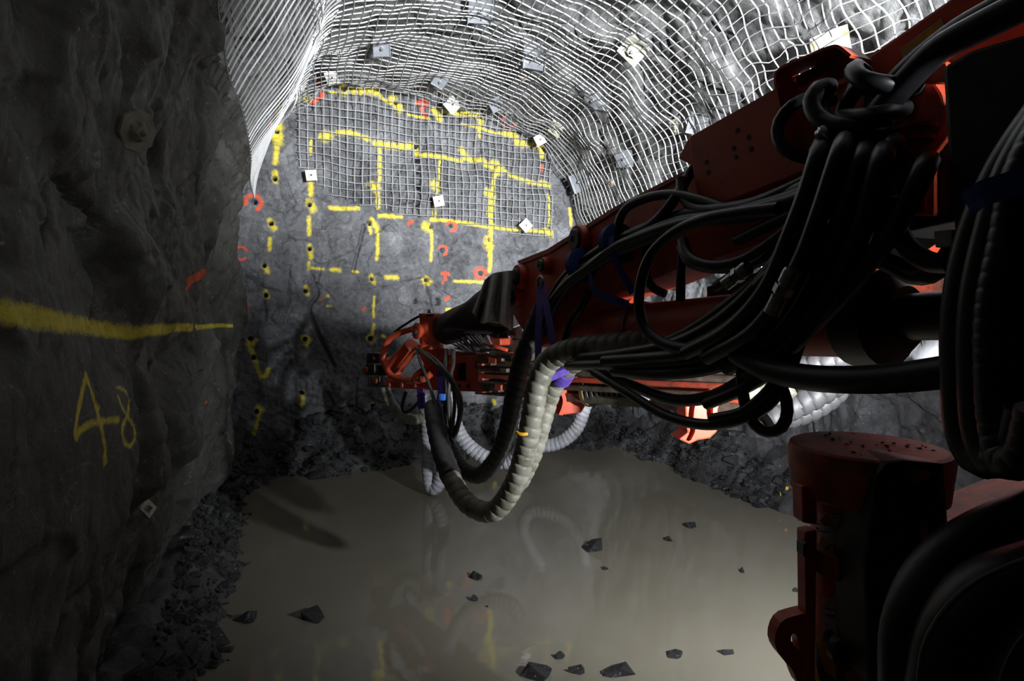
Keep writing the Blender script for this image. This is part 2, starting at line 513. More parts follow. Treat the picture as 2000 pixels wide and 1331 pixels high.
def seg_dist(P, poly):
    d = np.full(len(P), 1e9)
    poly = np.array(poly, float)
    for a, b in zip(poly[:-1], poly[1:]):
        ab = b - a
        t = np.clip(((P - a) @ ab) / max(1e-12, ab @ ab), 0, 1)
        d = np.minimum(d, np.hypot(*(P - (a + t[:, None] * ab)).T))
    return d

def shell(name, t0, t1, nt, vs, material, amp, seed, out=0.5):
    tt, vv = np.meshgrid(np.linspace(t0, t1, nt), vs, indexing='ij')
    t, v = tt.ravel(), vv.ravel()
    P2, N2 = profile(t, v)
    base = to_world(P2[:, 0], v, P2[:, 1])
    h, tone = rock_height(base, amp, seed, out)
    if name == 'wall_left':     # the flat slab that carries the sprayed number
        h = h * (1 - 0.75 * np.exp(-((v - 2.5) / 0.75) ** 2 - ((P2[:, 1] - 1.75) / 0.55) ** 2))
    Q2 = P2 + N2 * h[:, None]
    co = to_world(Q2[:, 0], v, Q2[:, 1])
    return co, nt, len(vs), tone, t, v, Q2

def t_at_z(z, v, right=False):
    tt = np.linspace(0, 1, 1000)
    P, _ = profile(tt, np.full(1000, v))
    k = np.argmax(P[:, 1])
    return float(np.interp(z, P[:k, 1], tt[:k])) if not right else float(np.interp(-z, -P[k:, 1], tt[k:]))

TL, TR = t_at_z(3.95, 6.0), t_at_z(2.9, 6.0, True)
vs_left = np.concatenate([np.linspace(-2.0, 0.4, 40)[:-1], 0.4 + (VF + 0.25 - 0.4) * np.linspace(0, 1, 520) ** 1.35])
vs_mid = np.concatenate([np.linspace(-3.0, 2.2, 60)[:-1], np.linspace(2.2, VF + 0.25, 380)])

# ---- left wall
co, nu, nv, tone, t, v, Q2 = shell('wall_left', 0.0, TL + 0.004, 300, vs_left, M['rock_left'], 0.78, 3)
LEFT = dict(co=co, nu=nu, nv=nv, tone=tone, v=v, z=Q2[:, 1])
bvh_left = BVHTree.FromPolygons([Vector(c) for c in co[:]], np.stack([np.arange(nu * nv).reshape(nu, nv)[:-1, :-1], np.arange(nu * nv).reshape(nu, nv)[1:, :-1], np.arange(nu * nv).reshape(nu, nv)[1:, 1:], np.arange(nu * nv).reshape(nu, nv)[:-1, 1:]], -1).reshape(-1, 4).tolist())
def cast(bvh, px, py):
    loc, nrm, i, d = bvh.ray_cast(EYE, ray(px, py).normalized())
    return loc, nrm
def stroke_left(pts):
    out = []
    for (px, py) in pts:
        p, n = cast(bvh_left, px, py)
        if p is None: continue
        u_, v_, z_ = uvz(p)
        out.append((v_, z_))
    return out
VZ = np.stack([v, Q2[:, 1]], -1)
yel = np.zeros(len(v)); ora = np.zeros(len(v))
def spray(acc, D, dist, w, soft):
    """full pigment inside half-width w, feathered out over soft"""
    return np.maximum(acc, np.clip(1 - (dist - w) / soft, 0, 1))
def catm(pts, step=6):
    return [tuple(p)[:2] for p in smooth_path([(a, b, 0) for a, b in pts], step)]
for (pts, w, soft) in [
    ([(-40, 600), (10, 610), (60, 620), (150, 634), (210, 645), (265, 650), (310, 643), (333, 645)], 0.018, 0.035),
    ([(338, 640), (375, 640)], 0.02, 0.02), ([(382, 640), (430, 636), (455, 637)], 0.012, 0.02),
    ([(168, 733), (160, 770), (152, 810), (146, 850)], 0.009, 0.018), ([(146, 848), (150, 853)], 0.014, 0.016),
    ([(168, 733), (180, 768), (193, 815), (201, 850), (206, 903)], 0.009, 0.018),
    ([(148, 850), (170, 832), (200, 824), (233, 820)], 0.007, 0.016),
    ([(230, 758), (243, 762), (252, 785), (248, 812), (239, 835), (242, 862), (252, 872), (263, 858), (261, 836), (250, 815), (238, 795), (231, 775)], 0.006, 0.014)]:
    yel = spray(yel, None, seg_dist(VZ, stroke_left(catm(pts))), w, soft)
for (pts, w, soft) in [([(368, 548), (400, 532)], 0.022, 0.02), ([(364, 568), (376, 548), (400, 538)], 0.016, 0.02), ([(402, 786), (404, 786)], 0.010, 0.012)]:
    ora = spray(ora, None, seg_dist(VZ, stroke_left(catm(pts))), w, soft)
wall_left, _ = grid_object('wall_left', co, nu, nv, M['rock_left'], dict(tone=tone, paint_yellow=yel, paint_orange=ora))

# ---- roof with both shoulders
co, nu, nv, tone, t, v, Q2 = shell('ceiling', TL, TR, 430, vs_mid, M['rock_roof'], 0.75, 3, 2.0)
z0 = np.zeros(len(v))
ceiling, bvh_roof = grid_object('ceiling', co, nu, nv, M['rock_roof'], dict(tone=tone, paint_yellow=z0, paint_orange=z0))
# ---- right wall
co, nu, nv, tone, t, v, Q2 = shell('wall_right', TR - 0.004, 1.0, 170, vs_mid, M['rock_face'], 0.75, 3, 1.0)
z0 = np.zeros(len(v))
wall_right, bvh_right = grid_object('wall_right', co, nu, nv, M['rock_face'], dict(tone=tone, paint_yellow=z0, paint_orange=z0))

# ---- the face being drilled (wall_back)
def face_uz(px, py):
    r = ray(px, py)
    n = VD
    d = (VF - EYE.dot(n)) / r.dot(n)
    p = EYE + r * d
    return uvz(p)[0], p.z
NFU, NFZ = 560, 480
uu, zz = np.meshgrid(np.linspace(-1.3, 6.2, NFU), np.linspace(-.5, 6.0, NFZ), indexing='ij')
uu, zz = uu.ravel(), zz.ravel()
base = to_world(uu, np.full(len(uu), VF), zz)
h, tone = rock_height(base, 0.8, 9, 0.0)
hf, ef, tf = facets(base, 0.055, 140)
h = h + 0.016 * hf + 0.02 * fbm(base * 5.0, 3, 150)
UZ = np.stack([uu, zz], -1)
yel = np.zeros(len(uu)); ora = np.zeros(len(uu))
PXM = 8.6 / F
Y = [
 ([(690, 178), (735, 178)], 9), ([(735, 180), (760, 197), (782, 202)], 4), ([(768, 190), (782, 212)], 9), ([(798, 222), (840, 232)], 2),
 ([(850, 212), (862, 232)], 7), ([(895, 215), (935, 228), (938, 242)], 7), ([(862, 212), (900, 218)], 5), ([(905, 240), (950, 255), (1000, 266)], 2), ([(935, 245), (937, 268)], 3),
 ([(988, 262), (1003, 266), (1010, 280), (1050, 287), (1056, 305)], 7), ([(668, 160), (672, 180)], 8), ([(605, 195), (588, 190)], 5), ([(645, 180), (655, 182)], 2),
 ([(632, 268), (642, 266)], 10), ([(660, 260), (690, 262), (720, 272)], 5), ([(735, 280), (770, 285), (812, 282)], 7), ([(815, 285), (817, 300), (850, 306), (880, 310), (905, 312)], 4),
 ([(905, 290), (916, 306), (945, 318), (965, 328)], 7), ([(965, 322), (975, 332)], 12), ([(985, 335), (1025, 352), (1072, 362)], 4), ([(1060, 355), (1075, 362)], 6),
 ([(742, 285), (740, 330), (737, 370), (738, 405)], 4), ([(738, 450), (739, 490), (737, 506)], 3), ([(858, 315), (857, 345), (852, 380)], 2), ([(850, 400), (850, 425)], 3), ([(845, 450), (846, 480), (843, 508)], 3),
 ([(968, 332), (962, 370), (957, 392), (955, 420), (962, 440)], 4), ([(966, 385), (962, 410), (958, 435)], 4), ([(958, 440), (957, 480), (956, 530)], 4), ([(958, 378), (950, 376)], 9),
 ([(608, 270), (607, 300)], 2), ([(606, 350), (607, 380)], 5), ([(605, 395), (612, 408)], 8), ([(604, 425), (604, 458)], 4), ([(605, 480), (608, 503)], 5), ([(603, 512), (604, 526)], 2),
 ([(604, 524), (632, 526)], 2), ([(648, 527), (663, 528)], 4), ([(690, 530), (700, 531)], 2), ([(645, 405), (700, 407)], 4), ([(742, 422), (785, 422)], 4), ([(845, 428), (905, 436), (960, 444), (1020, 450), (1075, 455)], 3.5),
 ([(756, 541), (776, 542)], 5), ([(888, 550), (945, 551)], 3), ([(1068, 380), (1072, 440)], 2), ([(1065, 450), (1073, 460)], 8), ([(833, 440), (840, 445)], 10), ([(1110, 410), (1115, 440)], 4), ([(1120, 370), (1125, 375)], 4),
 ([(545, 215), (541, 250)], 10), ([(540, 262), (542, 275)], 12), ([(540, 290), (538, 320)], 5), ([(537, 340), (538, 352)], 6), ([(528, 432), (535, 446)], 6), ([(527, 465), (527, 488)], 3), ([(516, 520), (522, 530)], 5), ([(518, 570), (521, 580)], 5),
 ([(485, 664), (492, 672), (500, 664)], 4), ([(484, 670), (494, 690), (500, 712), (510, 736)], 4), ([(512, 737), (520, 735), (524, 722)], 4), ([(506, 797), (503, 822), (495, 850)], 4), ([(505, 796), (509, 800)], 6),
 ([(598, 560), (600, 575)], 4), ([(592, 660), (604, 664), (598, 674)], 5), ([(590, 766), (592, 778), (590, 790)], 4), ([(728, 540), (731, 552)], 6), ([(726, 430), (738, 445)], 6), ([(731, 580), (730, 620)], 2), ([(730, 635), (726, 655)], 3), ([(722, 660), (728, 664)], 7), ([(747, 656), (750, 658)], 3),
 ([(833, 546), (838, 552)], 8), ([(872, 605), (880, 604)], 3), ([(953, 470), (953, 478)], 12), ([(725, 362), (735, 372)], 8), ([(845, 364), (850, 366)], 11), ([(725, 788), (728, 795)], 4), ([(584, 152), (588, 164)], 6), ([(725, 455), (722, 440)], 3), ([(640, 578), (640, 578.5)], 3), ([(967, 785), (969, 790)], 5), ([(730, 857), (735, 858)], 3), ([(640, 598), (645, 598)], 2)]
for pts, w in Y:
    P = [face_uz(*p) for p in (catm(pts) if len(pts) > 2 else pts)]
    yel = spray(yel, None, seg_dist(UZ, P), w * 0.22 * PXM, (w * 1.25 + 2.4) * PXM)
def arc(cx, cy, r, a0, a1):
    return [(cx + r * math.cos(math.radians(a)), cy - r * math.sin(math.radians(a))) for a in np.arange(a0, a1 + 1, 12)]
O = [(arc(495, 397, 15, -60, 200), 4), (arc(470, 495, 13, 20, 330), 2), (arc(880, 443, 9, -90, 160), 3.5), (arc(866, 489, 9, -70, 150), 2.5), (arc(939, 534, 10, -20, 340), 4), (arc(903, 606, 12, -80, 70), 2.5), (arc(993, 237, 14, 20, 320), 3), (arc(517, 245, 9, -170, 10), 4),
     ([(525, 225), (522, 235)], 4), ([(500, 275), (503, 305)], 4), ([(506, 316), (507, 317)], 4), (arc(870, 540, 8, 20, 140), 3), ([(865, 552), (872, 545), (870, 536)], 3), ([(620, 158), (627, 175), (630, 190), (612, 200), (609, 204)], 4), ([(815, 200), (830, 195), (828, 206), (838, 200)], 5), ([(825, 212), (832, 228)], 4), ([(800, 436), (806, 432)], 4), ([(872, 585), (878, 580)], 4), ([(1138, 398), (1140, 412)], 5), ([(625, 585), (626, 586)], 3), ([(1055, 325), (1058, 335)], 4), ([(482, 610), (484, 600)], 2), ([(708, 608), (712, 600)], 2)]
for pts, w in O:
    P = [face_uz(*p) for p in pts]
    ora = spray(ora, None, seg_dist(UZ, P), w * 0.30 * PXM, (w * 0.95 + 1.6) * PXM)
HOLES = [(530, 436, 4), (516, 519, 4), (519, 577, 4), (597, 569, 4), (596, 663, 4), (489, 662, 4), (495, 699, 4), (728, 545, 4), (724, 662, 5), (835, 547, 4), (723, 435, 5), (605, 399, 4), (605, 486, 4), (541, 257, 4), (537, 349, 4), (585, 160, 4), (589, 767, 4), (501, 803, 4), (727, 792, 4), (497, 395, 5), (845, 442, 3), (955, 469, 4), (722, 364, 4), (880, 441, 4), (866, 488, 4), (940, 534, 5), (897, 605, 6), (858, 395, 3), (814, 283, 5), (815, 310, 4), (816, 335, 4), (816, 365, 5), (817, 402, 5), (1048, 292, 4), (968, 326, 4), (775, 197, 4), (672, 174, 4), (937, 228, 4), (977, 592, 10), (855, 590, 8), (815, 589, 5), (993, 237, 6)]
for (px, py, r) in HOLES:
    c = np.array(face_uz(px, py))
    d = np.hypot(*(UZ - c).T)
    R = max(r * 1.1 * PXM, 0.026)
    h = h - 0.22 * np.clip((R - d) / (0.35 * R), 0, 1)
    yel *= np.clip((d - 0.6 * R) / (0.5 * R), 0, 1); ora *= np.clip((d - 0.6 * R) / (0.5 * R), 0, 1)
# crack running down the face
for pts in ([(812, 262), (816, 330), (818, 400), (820, 420)], [(610, 540), (620, 575), (605, 600), (616, 640), (640, 690), (652, 715)], [(712, 440), (700, 490), (690, 530)]):
    d = seg_dist(UZ, [face_uz(*p) for p in catm(pts)])
    h = h - 0.09 * np.clip(1 - d / 0.035, 0, 1)
base = to_world(uu, np.full(len(uu), VF) - h, zz)
wall_back, bvh_face = grid_object('wall_back', base, NFU, NFZ, M['rock_face'], dict(tone=tone, paint_yellow=yel, paint_orange=ora))

# ------------------------------------------------------------------ flooded floor with muck banks along the walls
def floor_z(u, v):
    n = fbm(np.stack([u * 1.5, v * 1.5, 0 * u], -1), 3, 50)
    n2 = fbm(np.stack([u * 5, v * 5, 0 * u + 4], -1), 3, 60)
    zl = np.minimum((-0.36 + 0.10 * n - u) * 0.85, 0.32)
    zb = np.minimum((v - 8.12 - 0.22 * np.exp(-((u + 0.2) / 0.9) ** 2) + 0.16 * n) * 1.1, 0.62 + 0.25 * n)
    zr = np.minimum((u - 5.02 + 0.18 * n) * 1.25, 0.62)
    return np.maximum(np.maximum(np.maximum(zl, zb), zr), -0.30 + 0.05 * n) + 0.05 * n2
NGU, NGV = 260, 420
gu, gv = np.meshgrid(np.linspace(-1.2, 6.0, NGU), np.linspace(-2.5, VF + 0.2, NGV), indexing='ij')
gu, gv = gu.ravel(), gv.ravel()
gz = floor_z(gu, gv)
co = to_world(gu, gv, gz)
fh, e_, tone = facets(co, 0.16, 70)
co[:, 2] += 0.16 * 0.28 * fh
z0 = np.zeros(len(gu))
floor, bvh_floor = grid_object('floor', co, NGU, NGV, M['rock_floor'], dict(tone=tone, paint_yellow=z0, paint_orange=z0))

wm = bpy.data.materials.new('muddy_water')
wm.use_nodes = True
nt = wm.node_tree; b = nt.nodes['Principled BSDF']
geo = nt.nodes.new('ShaderNodeNewGeometry')
n = nt.nodes.new('ShaderNodeTexNoise'); n.inputs['Scale'].default_value = 0.7; n.inputs['Detail'].default_value = 3
nt.links.new(geo.outputs['Position'], n.inputs['Vector'])
mx = nt.nodes.new('ShaderNodeMix'); mx.data_type = 'RGBA'
mx.inputs[6].default_value = (0.125, 0.112, 0.082, 1); mx.inputs[7].default_value = (0.175, 0.162, 0.132, 1)
nt.links.new(n.outputs['Fac'], mx.inputs[0]); nt.links.new(mx.outputs[2], b.inputs['Base Color'])
b.inputs['Roughness'].default_value = 0.06; b.inputs['IOR'].default_value = 1.33
w2 = nt.nodes.new('ShaderNodeTexNoise'); w2.inputs['Scale'].default_value = 3.5; w2.inputs['Detail'].default_value = 3
nt.links.new(geo.outputs['Position'], w2.inputs['Vector'])
bp = nt.nodes.new('ShaderNodeBump'); bp.inputs['Strength'].default_value = 0.10; bp.inputs['Distance'].default_value = 0.02
nt.links.new(w2.outputs['Fac'], bp.inputs['Height']); nt.links.new(bp.outputs['Normal'], b.inputs['Normal'])
M['water'] = wm
mb = MB()
o4 = [T(-1.15, -2.4, 0), T(5.9, -2.4, 0), T(5.9, VF, 0), T(-1.15, VF, 0)]
prism(mb, [p - Vector((0, 0, 0.04)) for p in o4], (0, 0, 0.04))
tag(part('water', mb, M['water']), 'still muddy brown water flooding the tunnel floor', 'water', kind='structure')

# ------------------------------------------------------------------ stones
def hull(n, seed, sq=(1, 1, 1), noise=0.25):
    r = np.random.default_rng(seed)
    p = r.normal(size=(n, 3)); p /= np.linalg.norm(p, axis=1)[:, None]
    p *= (1 - noise * r.random((n, 1))) * np.array(sq)
    bm = bmesh.new()
    for q in p: bm.verts.new(q)
    res = bmesh.ops.convex_hull(bm, input=bm.verts)
    bmesh.ops.delete(bm, geom=[g for g in res['geom_interior'] if isinstance(g, bmesh.types.BMVert)], context='VERTS')
    bm.verts.index_update()
    out = [tuple(x.co) for x in bm.verts], [tuple(y.index for y in f.verts) for f in bm.faces]
    bm.free()
    return out
stone_meshes = []
for k in range(10):
    vs, fs = hull(16, 100 + k, (1, 0.75 + 0.03 * k, 0.6))
    me = bpy.data.meshes.new('stone'); me.from_pydata(vs, [], fs); me.materials.append(M['stone']); stone_meshes.append(me)
def bank_point():
    k = random.random()
    if k < 0.30: u_, v_ = random.uniform(-0.7, -0.2), random.uniform(2.6, 8.4)
    elif k < 0.68: u_, v_ = random.uniform(-0.4, 5.0), random.uniform(7.95, 8.8)
    else: u_, v_ = random.uniform(4.75, 5.4), random.uniform(4.8, 8.6)
    return u_, v_
FZ = floor.location
def floor_hit(u_, v_):
    p = T(u_, v_, 3.0)
    loc, nrm, i, d = bvh_floor.ray_cast(p, Vector((0, 0, -1)))
    return loc
cnt = 0
while cnt < 300:
    u_, v_ = bank_point()
    p = floor_hit(u_, v_)
    if p is None or p.z < -0.06: continue
    o = bpy.data.objects.new('stone', random.choice(stone_meshes))
    s = random.uniform(0.045, 0.10) * (1.5 if random.random() < 0.18 else 1)
    o.scale = (s, s, s); o.location = p + Vector((0, 0, s * 0.22))
    o.rotation_euler = (random.uniform(-.4, .4), random.uniform(-.4, .4), random.uniform(0, 6.28))
    o.parent = floor
    COL.objects.link(o)
    cnt += 1
mb = MB()
small = [hull(9, 300 + k, (1, 0.8, 0.7)) for k in range(12)]
cnt = 0
while cnt < 3600:
    u_, v_ = bank_point()
    p = floor_hit(u_, v_)
    if p is None or p.z < -0.03: continue
    vs, fs = random.choice(small)
    s = random.uniform(0.012, 0.042)
    R_ = Matrix.Rotation(random.uniform(0, 6.28), 3, 'Z') @ Matrix.Rotation(random.uniform(-1, 1), 3, 'X')
    mb.add([p + (R_ @ Vector(x)) * s + Vector((0, 0, s * .3)) for x in vs], fs)
    cnt += 1
part('gravel', mb, M['stone'], floor, kind='stuff')

def water_pt(px, py):
    r = ray(px, py); d = -EYE.z / r.z
    return EYE + r * d, d
def rock(px, py, w, h, label, seed, group='stones sticking out of the water', m='rock_wet', dip=0.35, n=17, sq=None):
    """stone whose visible part spans w x h pixels around (px, py), bottom edge at the waterline"""
    p, d = water_pt(px, py + h * 0.35)
    a = w / F * d / 2 * 1.28
    el = -ray(px, py).z
    hh = max(0.02, 0.74 * h / F * d)
    vs, fs = hull(n, seed, (1, 0.8, 1), 0.32)
    mb = MB()
    mb.add([p + Vector((x * a, y * a, z * (hh + 0.05) * 0.85 + hh * 0.05 - 0.03)) for x, y, z in vs], fs)
    return thing('rock', mb, M[m], label, 'rock', group, 0.0)
rock(1157, 1058, 46, 40, 'pointed dark rock with streaked faces, largest rock in the open middle of the puddle', 11)
rock(924, 1120, 38, 28, 'flat-topped dark rock in the water left of the pointed rock', 12)
rock(607, 1193, 60, 40, 'broad dark boulder alone in the shaded water near the left bank', 13)
rock(926, 1168, 17, 15, 'small triangular stone just below the flat-topped rock', 14)
rock(950, 1183, 11, 8, 'tiny stone tip beside the small triangular stone', 15)
rock(1302, 1052, 22, 13, 'small dark stone below the oval stone in the bright right-hand water', 16)
rock(1348, 1024, 31, 14, 'oval dark stone lying flat in the bright water before the right bank', 17)
rock(1480, 985, 30, 14, 'half-sunk muddy stone next to the right rubble bank', 18)
rock(1447, 1113, 17, 13, 'small pointed stone in the pale water between the oval stone and the jack', 19)
rock(1555, 1151, 16, 12, 'small stone in the water right beside the red jack', 20)
rock(1183, 1109, 17, 9, 'thin wet stone sliver below the pointed rock', 21)
rock(1045, 1302, 66, 44, 'lumpy black rock at the bottom edge of the puddle, left of its two neighbours', 22)
rock(1092, 1279, 28, 18, 'small black rock between the lumpy rock and the square rock', 23)
rock(1127, 1301, 38, 30, 'square black rock touching the lumpy rock cluster on its right', 24)
rock(1205, 1304, 66, 26, 'long flat slab of rock slanting out of the water right of the black cluster', 25)
rock(1310, 1270, 56, 16, 'mud-covered flat rock barely breaking the water surface', 26)
rock(478, 1198, 46, 40, 'notched dark rock in the water against the left bank', 27)
rock(400, 1228, 95, 80, 'large square dark boulder on the left bank', 28, dip=0.2)
rock(1420, 1272, 40, 12, 'low sunken rock between the mud-covered rock and the jack', 29)

# ------------------------------------------------------------------ wire mesh
PLATES = [  # px, py, size(px), kind, roll, label
 (647, 157, 24, 'white', 20, 'white square bolt plate at the top left corner of the face mesh'),
 (880, 209, 26, 'white', 45, 'white diamond-set bolt plate at the top centre of the face mesh'),
 (607, 345, 21, 'white', 8, 'white square bolt plate on the left edge of the face mesh'),
 (854, 395, 21, 'white', 12, 'white square bolt plate low in the middle of the face mesh'),
 (1023, 442, 21, 'white', 45, 'white diamond-set bolt plate on the bottom edge of the face mesh'),
 (1050, 276, 20, 'white', 30, 'white bolt plate at the upper right corner of the face mesh'),
 (583, 107, 40, 'folded', 25, 'galvanised folded bolt plate glinting on the left shoulder fold'),
 (742, 80, 34, 'folded', 10, 'dull grey folded bolt plate below the rusty patch in the roof'),
 (858, 146, 26, 'folded', 60, 'small grey bolt plate in the low middle of the roof'),
 (936, 8, 48, 'folded', 0, 'folded bolt plate with two bright lips at the top edge of the picture'),
 (1052, 102, 46, 'folded', -20, 'folded bolt plate with two bright lips in the middle of the roof'),
 (968, 196, 26, 'folded', 30, 'small dull bolt plate where the roof meets the face'),
 (1166, 187, 34, 'folded', 75, 'galvanised bolt plate on the right haunch of the roof arch'),
 (1246, 86, 48, 'cream', 30, 'cement-caked cream bolt plate high on the right of the roof'),
 (1226, 302, 34, 'folded', 85, 'tall narrow grey bolt plate on the right arch wall'),
 (1141, 353, 36, 'folded', 15, 'pale folded bolt plate low on the right arch near the yellow spot'),
 (1366, 237, 36, 'folded', 70, 'shiny bolt plate partly behind the boom guard plate'),
 (1338, 243, 28, 'cream', 10, 'cream bolt plate just left of the shiny plate above the boom'),
 (1618, 92, 66, 'yellow', 15, 'large white bolt plate with yellow sprayed stripe above the red guard box'),
 (1203, 354, 16, 'red', 0, 'small red washer plate on the right arch'),
 (1029, 138, 14, 'red', 0, 'small reddish bolt end under the middle roof plate'),
 (1094, 245, 26, 'cream', 40, 'white blotched bolt plate at the corner of roof and face'),
]
def hit_any(px, py):
    best = None
    for bvh in (bvh_left, bvh_roof, bvh_face, bvh_right):
        p, n = cast(bvh, px, py)
        if p is not None and (best is None or (p - EYE).length < (best[0] - EYE).length): best = (p, n)
    return best

PC = []      # plate centres in (u, v, z)
for P_ in PLATES:
    hp = hit_any(P_[0], P_[1])
    PC.append((hp[0], hp[1]))
PCW = np.array([tuple(p) for p, n in PC])

def pinch(co):
    d = np.sqrt(((co[:, None, :] - PCW[None]) ** 2).sum(-1)).min(1)
    return np.clip(d / 0.45, 0, 1)
def mesh_offset(co):
    n = fbm(co * 1.1, 3, 33)
    return 0.035 + pinch(co) ** 1.5 * (0.07 + 0.075 * n)

def wire(name, pts, r, parent):
    mb = MB(); tube(mb, [Vector(p) for p in pts], r, 4, True, False)
    arr = np.array([tuple(q) for q in mb.v])
    o = part(name, mb, M['wire'], parent)
    return o

def sheet_wires(t, v, off_extra=0.0, rough=0.0, tidy=False):
    P2, N2 = profile(t, v)
    base = to_world(P2[:, 0], v, P2[:, 1])
    o = (0.07 + 0.05 * fbm(base * 0.7, 2, 33) if tidy else mesh_offset(base)) + off_extra
    v = v + (0.015 if tidy else 0.07) * fbm(base * 0.8, 2, 93)
    if rough:
        kink = rough * (0.25 + 1.0 * np.clip((base @ Uv - 3.2) / 1.2, 0, 1) * np.clip((6.6 - v) / 2, 0, 1))
        o = o + kink * 0.8 * fbm(base * 3.0, 2, 91)
        v = v + kink * 0.8 * fbm(base * 3.2, 2, 95)
        t = t + kink * 0.09 * fbm(base * 2.4, 2, 97)
        P2, N2 = profile(t, v)
    Q = P2 + N2 * o[:, None]
    return to_world(Q[:, 0], v, Q[:, 1])

roof_mesh = root('roof_mesh', T(2.4, 5.5, 5.2), 'galvanised welded wire mesh bolted over the whole arched roof', 'wire mesh')
t_left = lambda v: t_at_z(np.interp(v, [3, 6, 8.5], [4.75, 4.80, 4.72]), v)
t_right = lambda v: t_at_z(np.interp(v, [3, 8.5], [2.3, 3.3]), v, True)
for v in np.arange(2.6, 8.75, 0.105):
    t = np.linspace(t_left(v), t_right(v), 110)
    vv = np.full(len(t), v) + 0.035 * np.sin(t * 26 + v * 2)
    wire('wire', sheet_wires(t, vv, 0.0, 0.05), 0.0075, roof_mesh)
for s in np.arange(t_left(6.0) * LEN, t_right(6.0) * LEN, 0.108):
    v = np.linspace(2.5, 8.75, 70)
    t = np.full(len(v), s / LEN) + 0.0015 * np.sin(v * 2.2 + s)
    wire('wire', sheet_wires(t, v, 0.012, 0.05), 0.005, roof_mesh)
shoulder_mesh = root('shoulder_mesh', T(-0.2, 5.5, 4.3), 'tightly creased wire mesh sheet draped down the left shoulder of the tunnel', 'wire mesh')
def tl_low(v): return t_at_z(np.interp(v, [2.8, 4.6, 8.5], [4.05, 3.85, 3.62]), v)
for v in np.arange(2.9, 8.3, 0.105):
    a, b_ = tl_low(v), t_left(v) + 0.03
    t = np.linspace(a, b_, 36)
    wire('wire', sheet_wires(t, np.full(len(t), v), 0.03, 0.0, True), 0.0085 if v < 6 else 0.006, shoulder_mesh)
for k in range(11):
    v = np.linspace(2.9, 8.3, 60)
    t = np.array([tl_low(x) + (t_left(x) + 0.03 - tl_low(x)) * k / 10 for x in v])
    wire('wire', sheet_wires(t, v, 0.022, 0.0, True), 0.005, shoulder_mesh)
face_mesh = root('face_mesh', T(2.4, VF - 0.1, 4.6), 'square grid wire mesh sheet pinned over the upper tunnel face', 'wire mesh')
def face_bottom(u): 
    xs = [face_uz(*p) for p in ((585, 330), (612, 358), (640, 374), (740, 408), (860, 428), (960, 448), (1072, 466))]
    return np.interp(u, [a for a, b_ in xs], [b_ for a, b_ in xs])
def face_w(u, z):
    base = to_world(u, np.full(len(u), VF), z)
    o = 0.04 + pinch(base) ** 1.5 * (0.05 + 0.04 * fbm(base * 1.2, 3, 35))
    o = o + 0.30 * np.clip((z - 4.75) / 0.6, 0, 1) ** 2
    uj = u + 0.012 * fbm(base * 1.5, 2, 39)
    zj = z + 0.02 * fbm(base * 1.4, 2, 38)
    hh = []
    for q in base:
        loc, n_, i_, d_ = bvh_face.ray_cast(Vector(q) - VD * 0.8, VD)
        hh.append(VF if loc is None else uvz(loc)[1])
    hh = np.array(hh)
    k = np.ones(7) / 7
    hs = np.convolve(np.pad(hh, 3, 'edge'), k, 'valid')
    return to_world(uj, np.minimum(hs, hh) - o * 0.75 - 0.01, zj)
u0, u1 = face_uz(585, 300)[0], face_uz(1072, 400)[0]
for u in np.arange(u0, u1, 0.1075):
    zt = 5.5 - 0.35 * max(0, (u - 3.0) / 1.2) ** 2
    z = np.linspace(float(face_bottom(u)), zt, 40)
    wire('wire', face_w(np.full(40, u), z), 0.0062, face_mesh)
for z in np.arange(3.2, 5.5, 0.1075):
    u = np.linspace(u0 - 0.03, u1 + 0.03, 90)
    zz_ = np.full(90, z)
    ok = zz_ > face_bottom(u) - 0.04
    if ok.sum() > 3: wire('wire', face_w(u[ok], zz_[ok]), 0.0062, face_mesh)

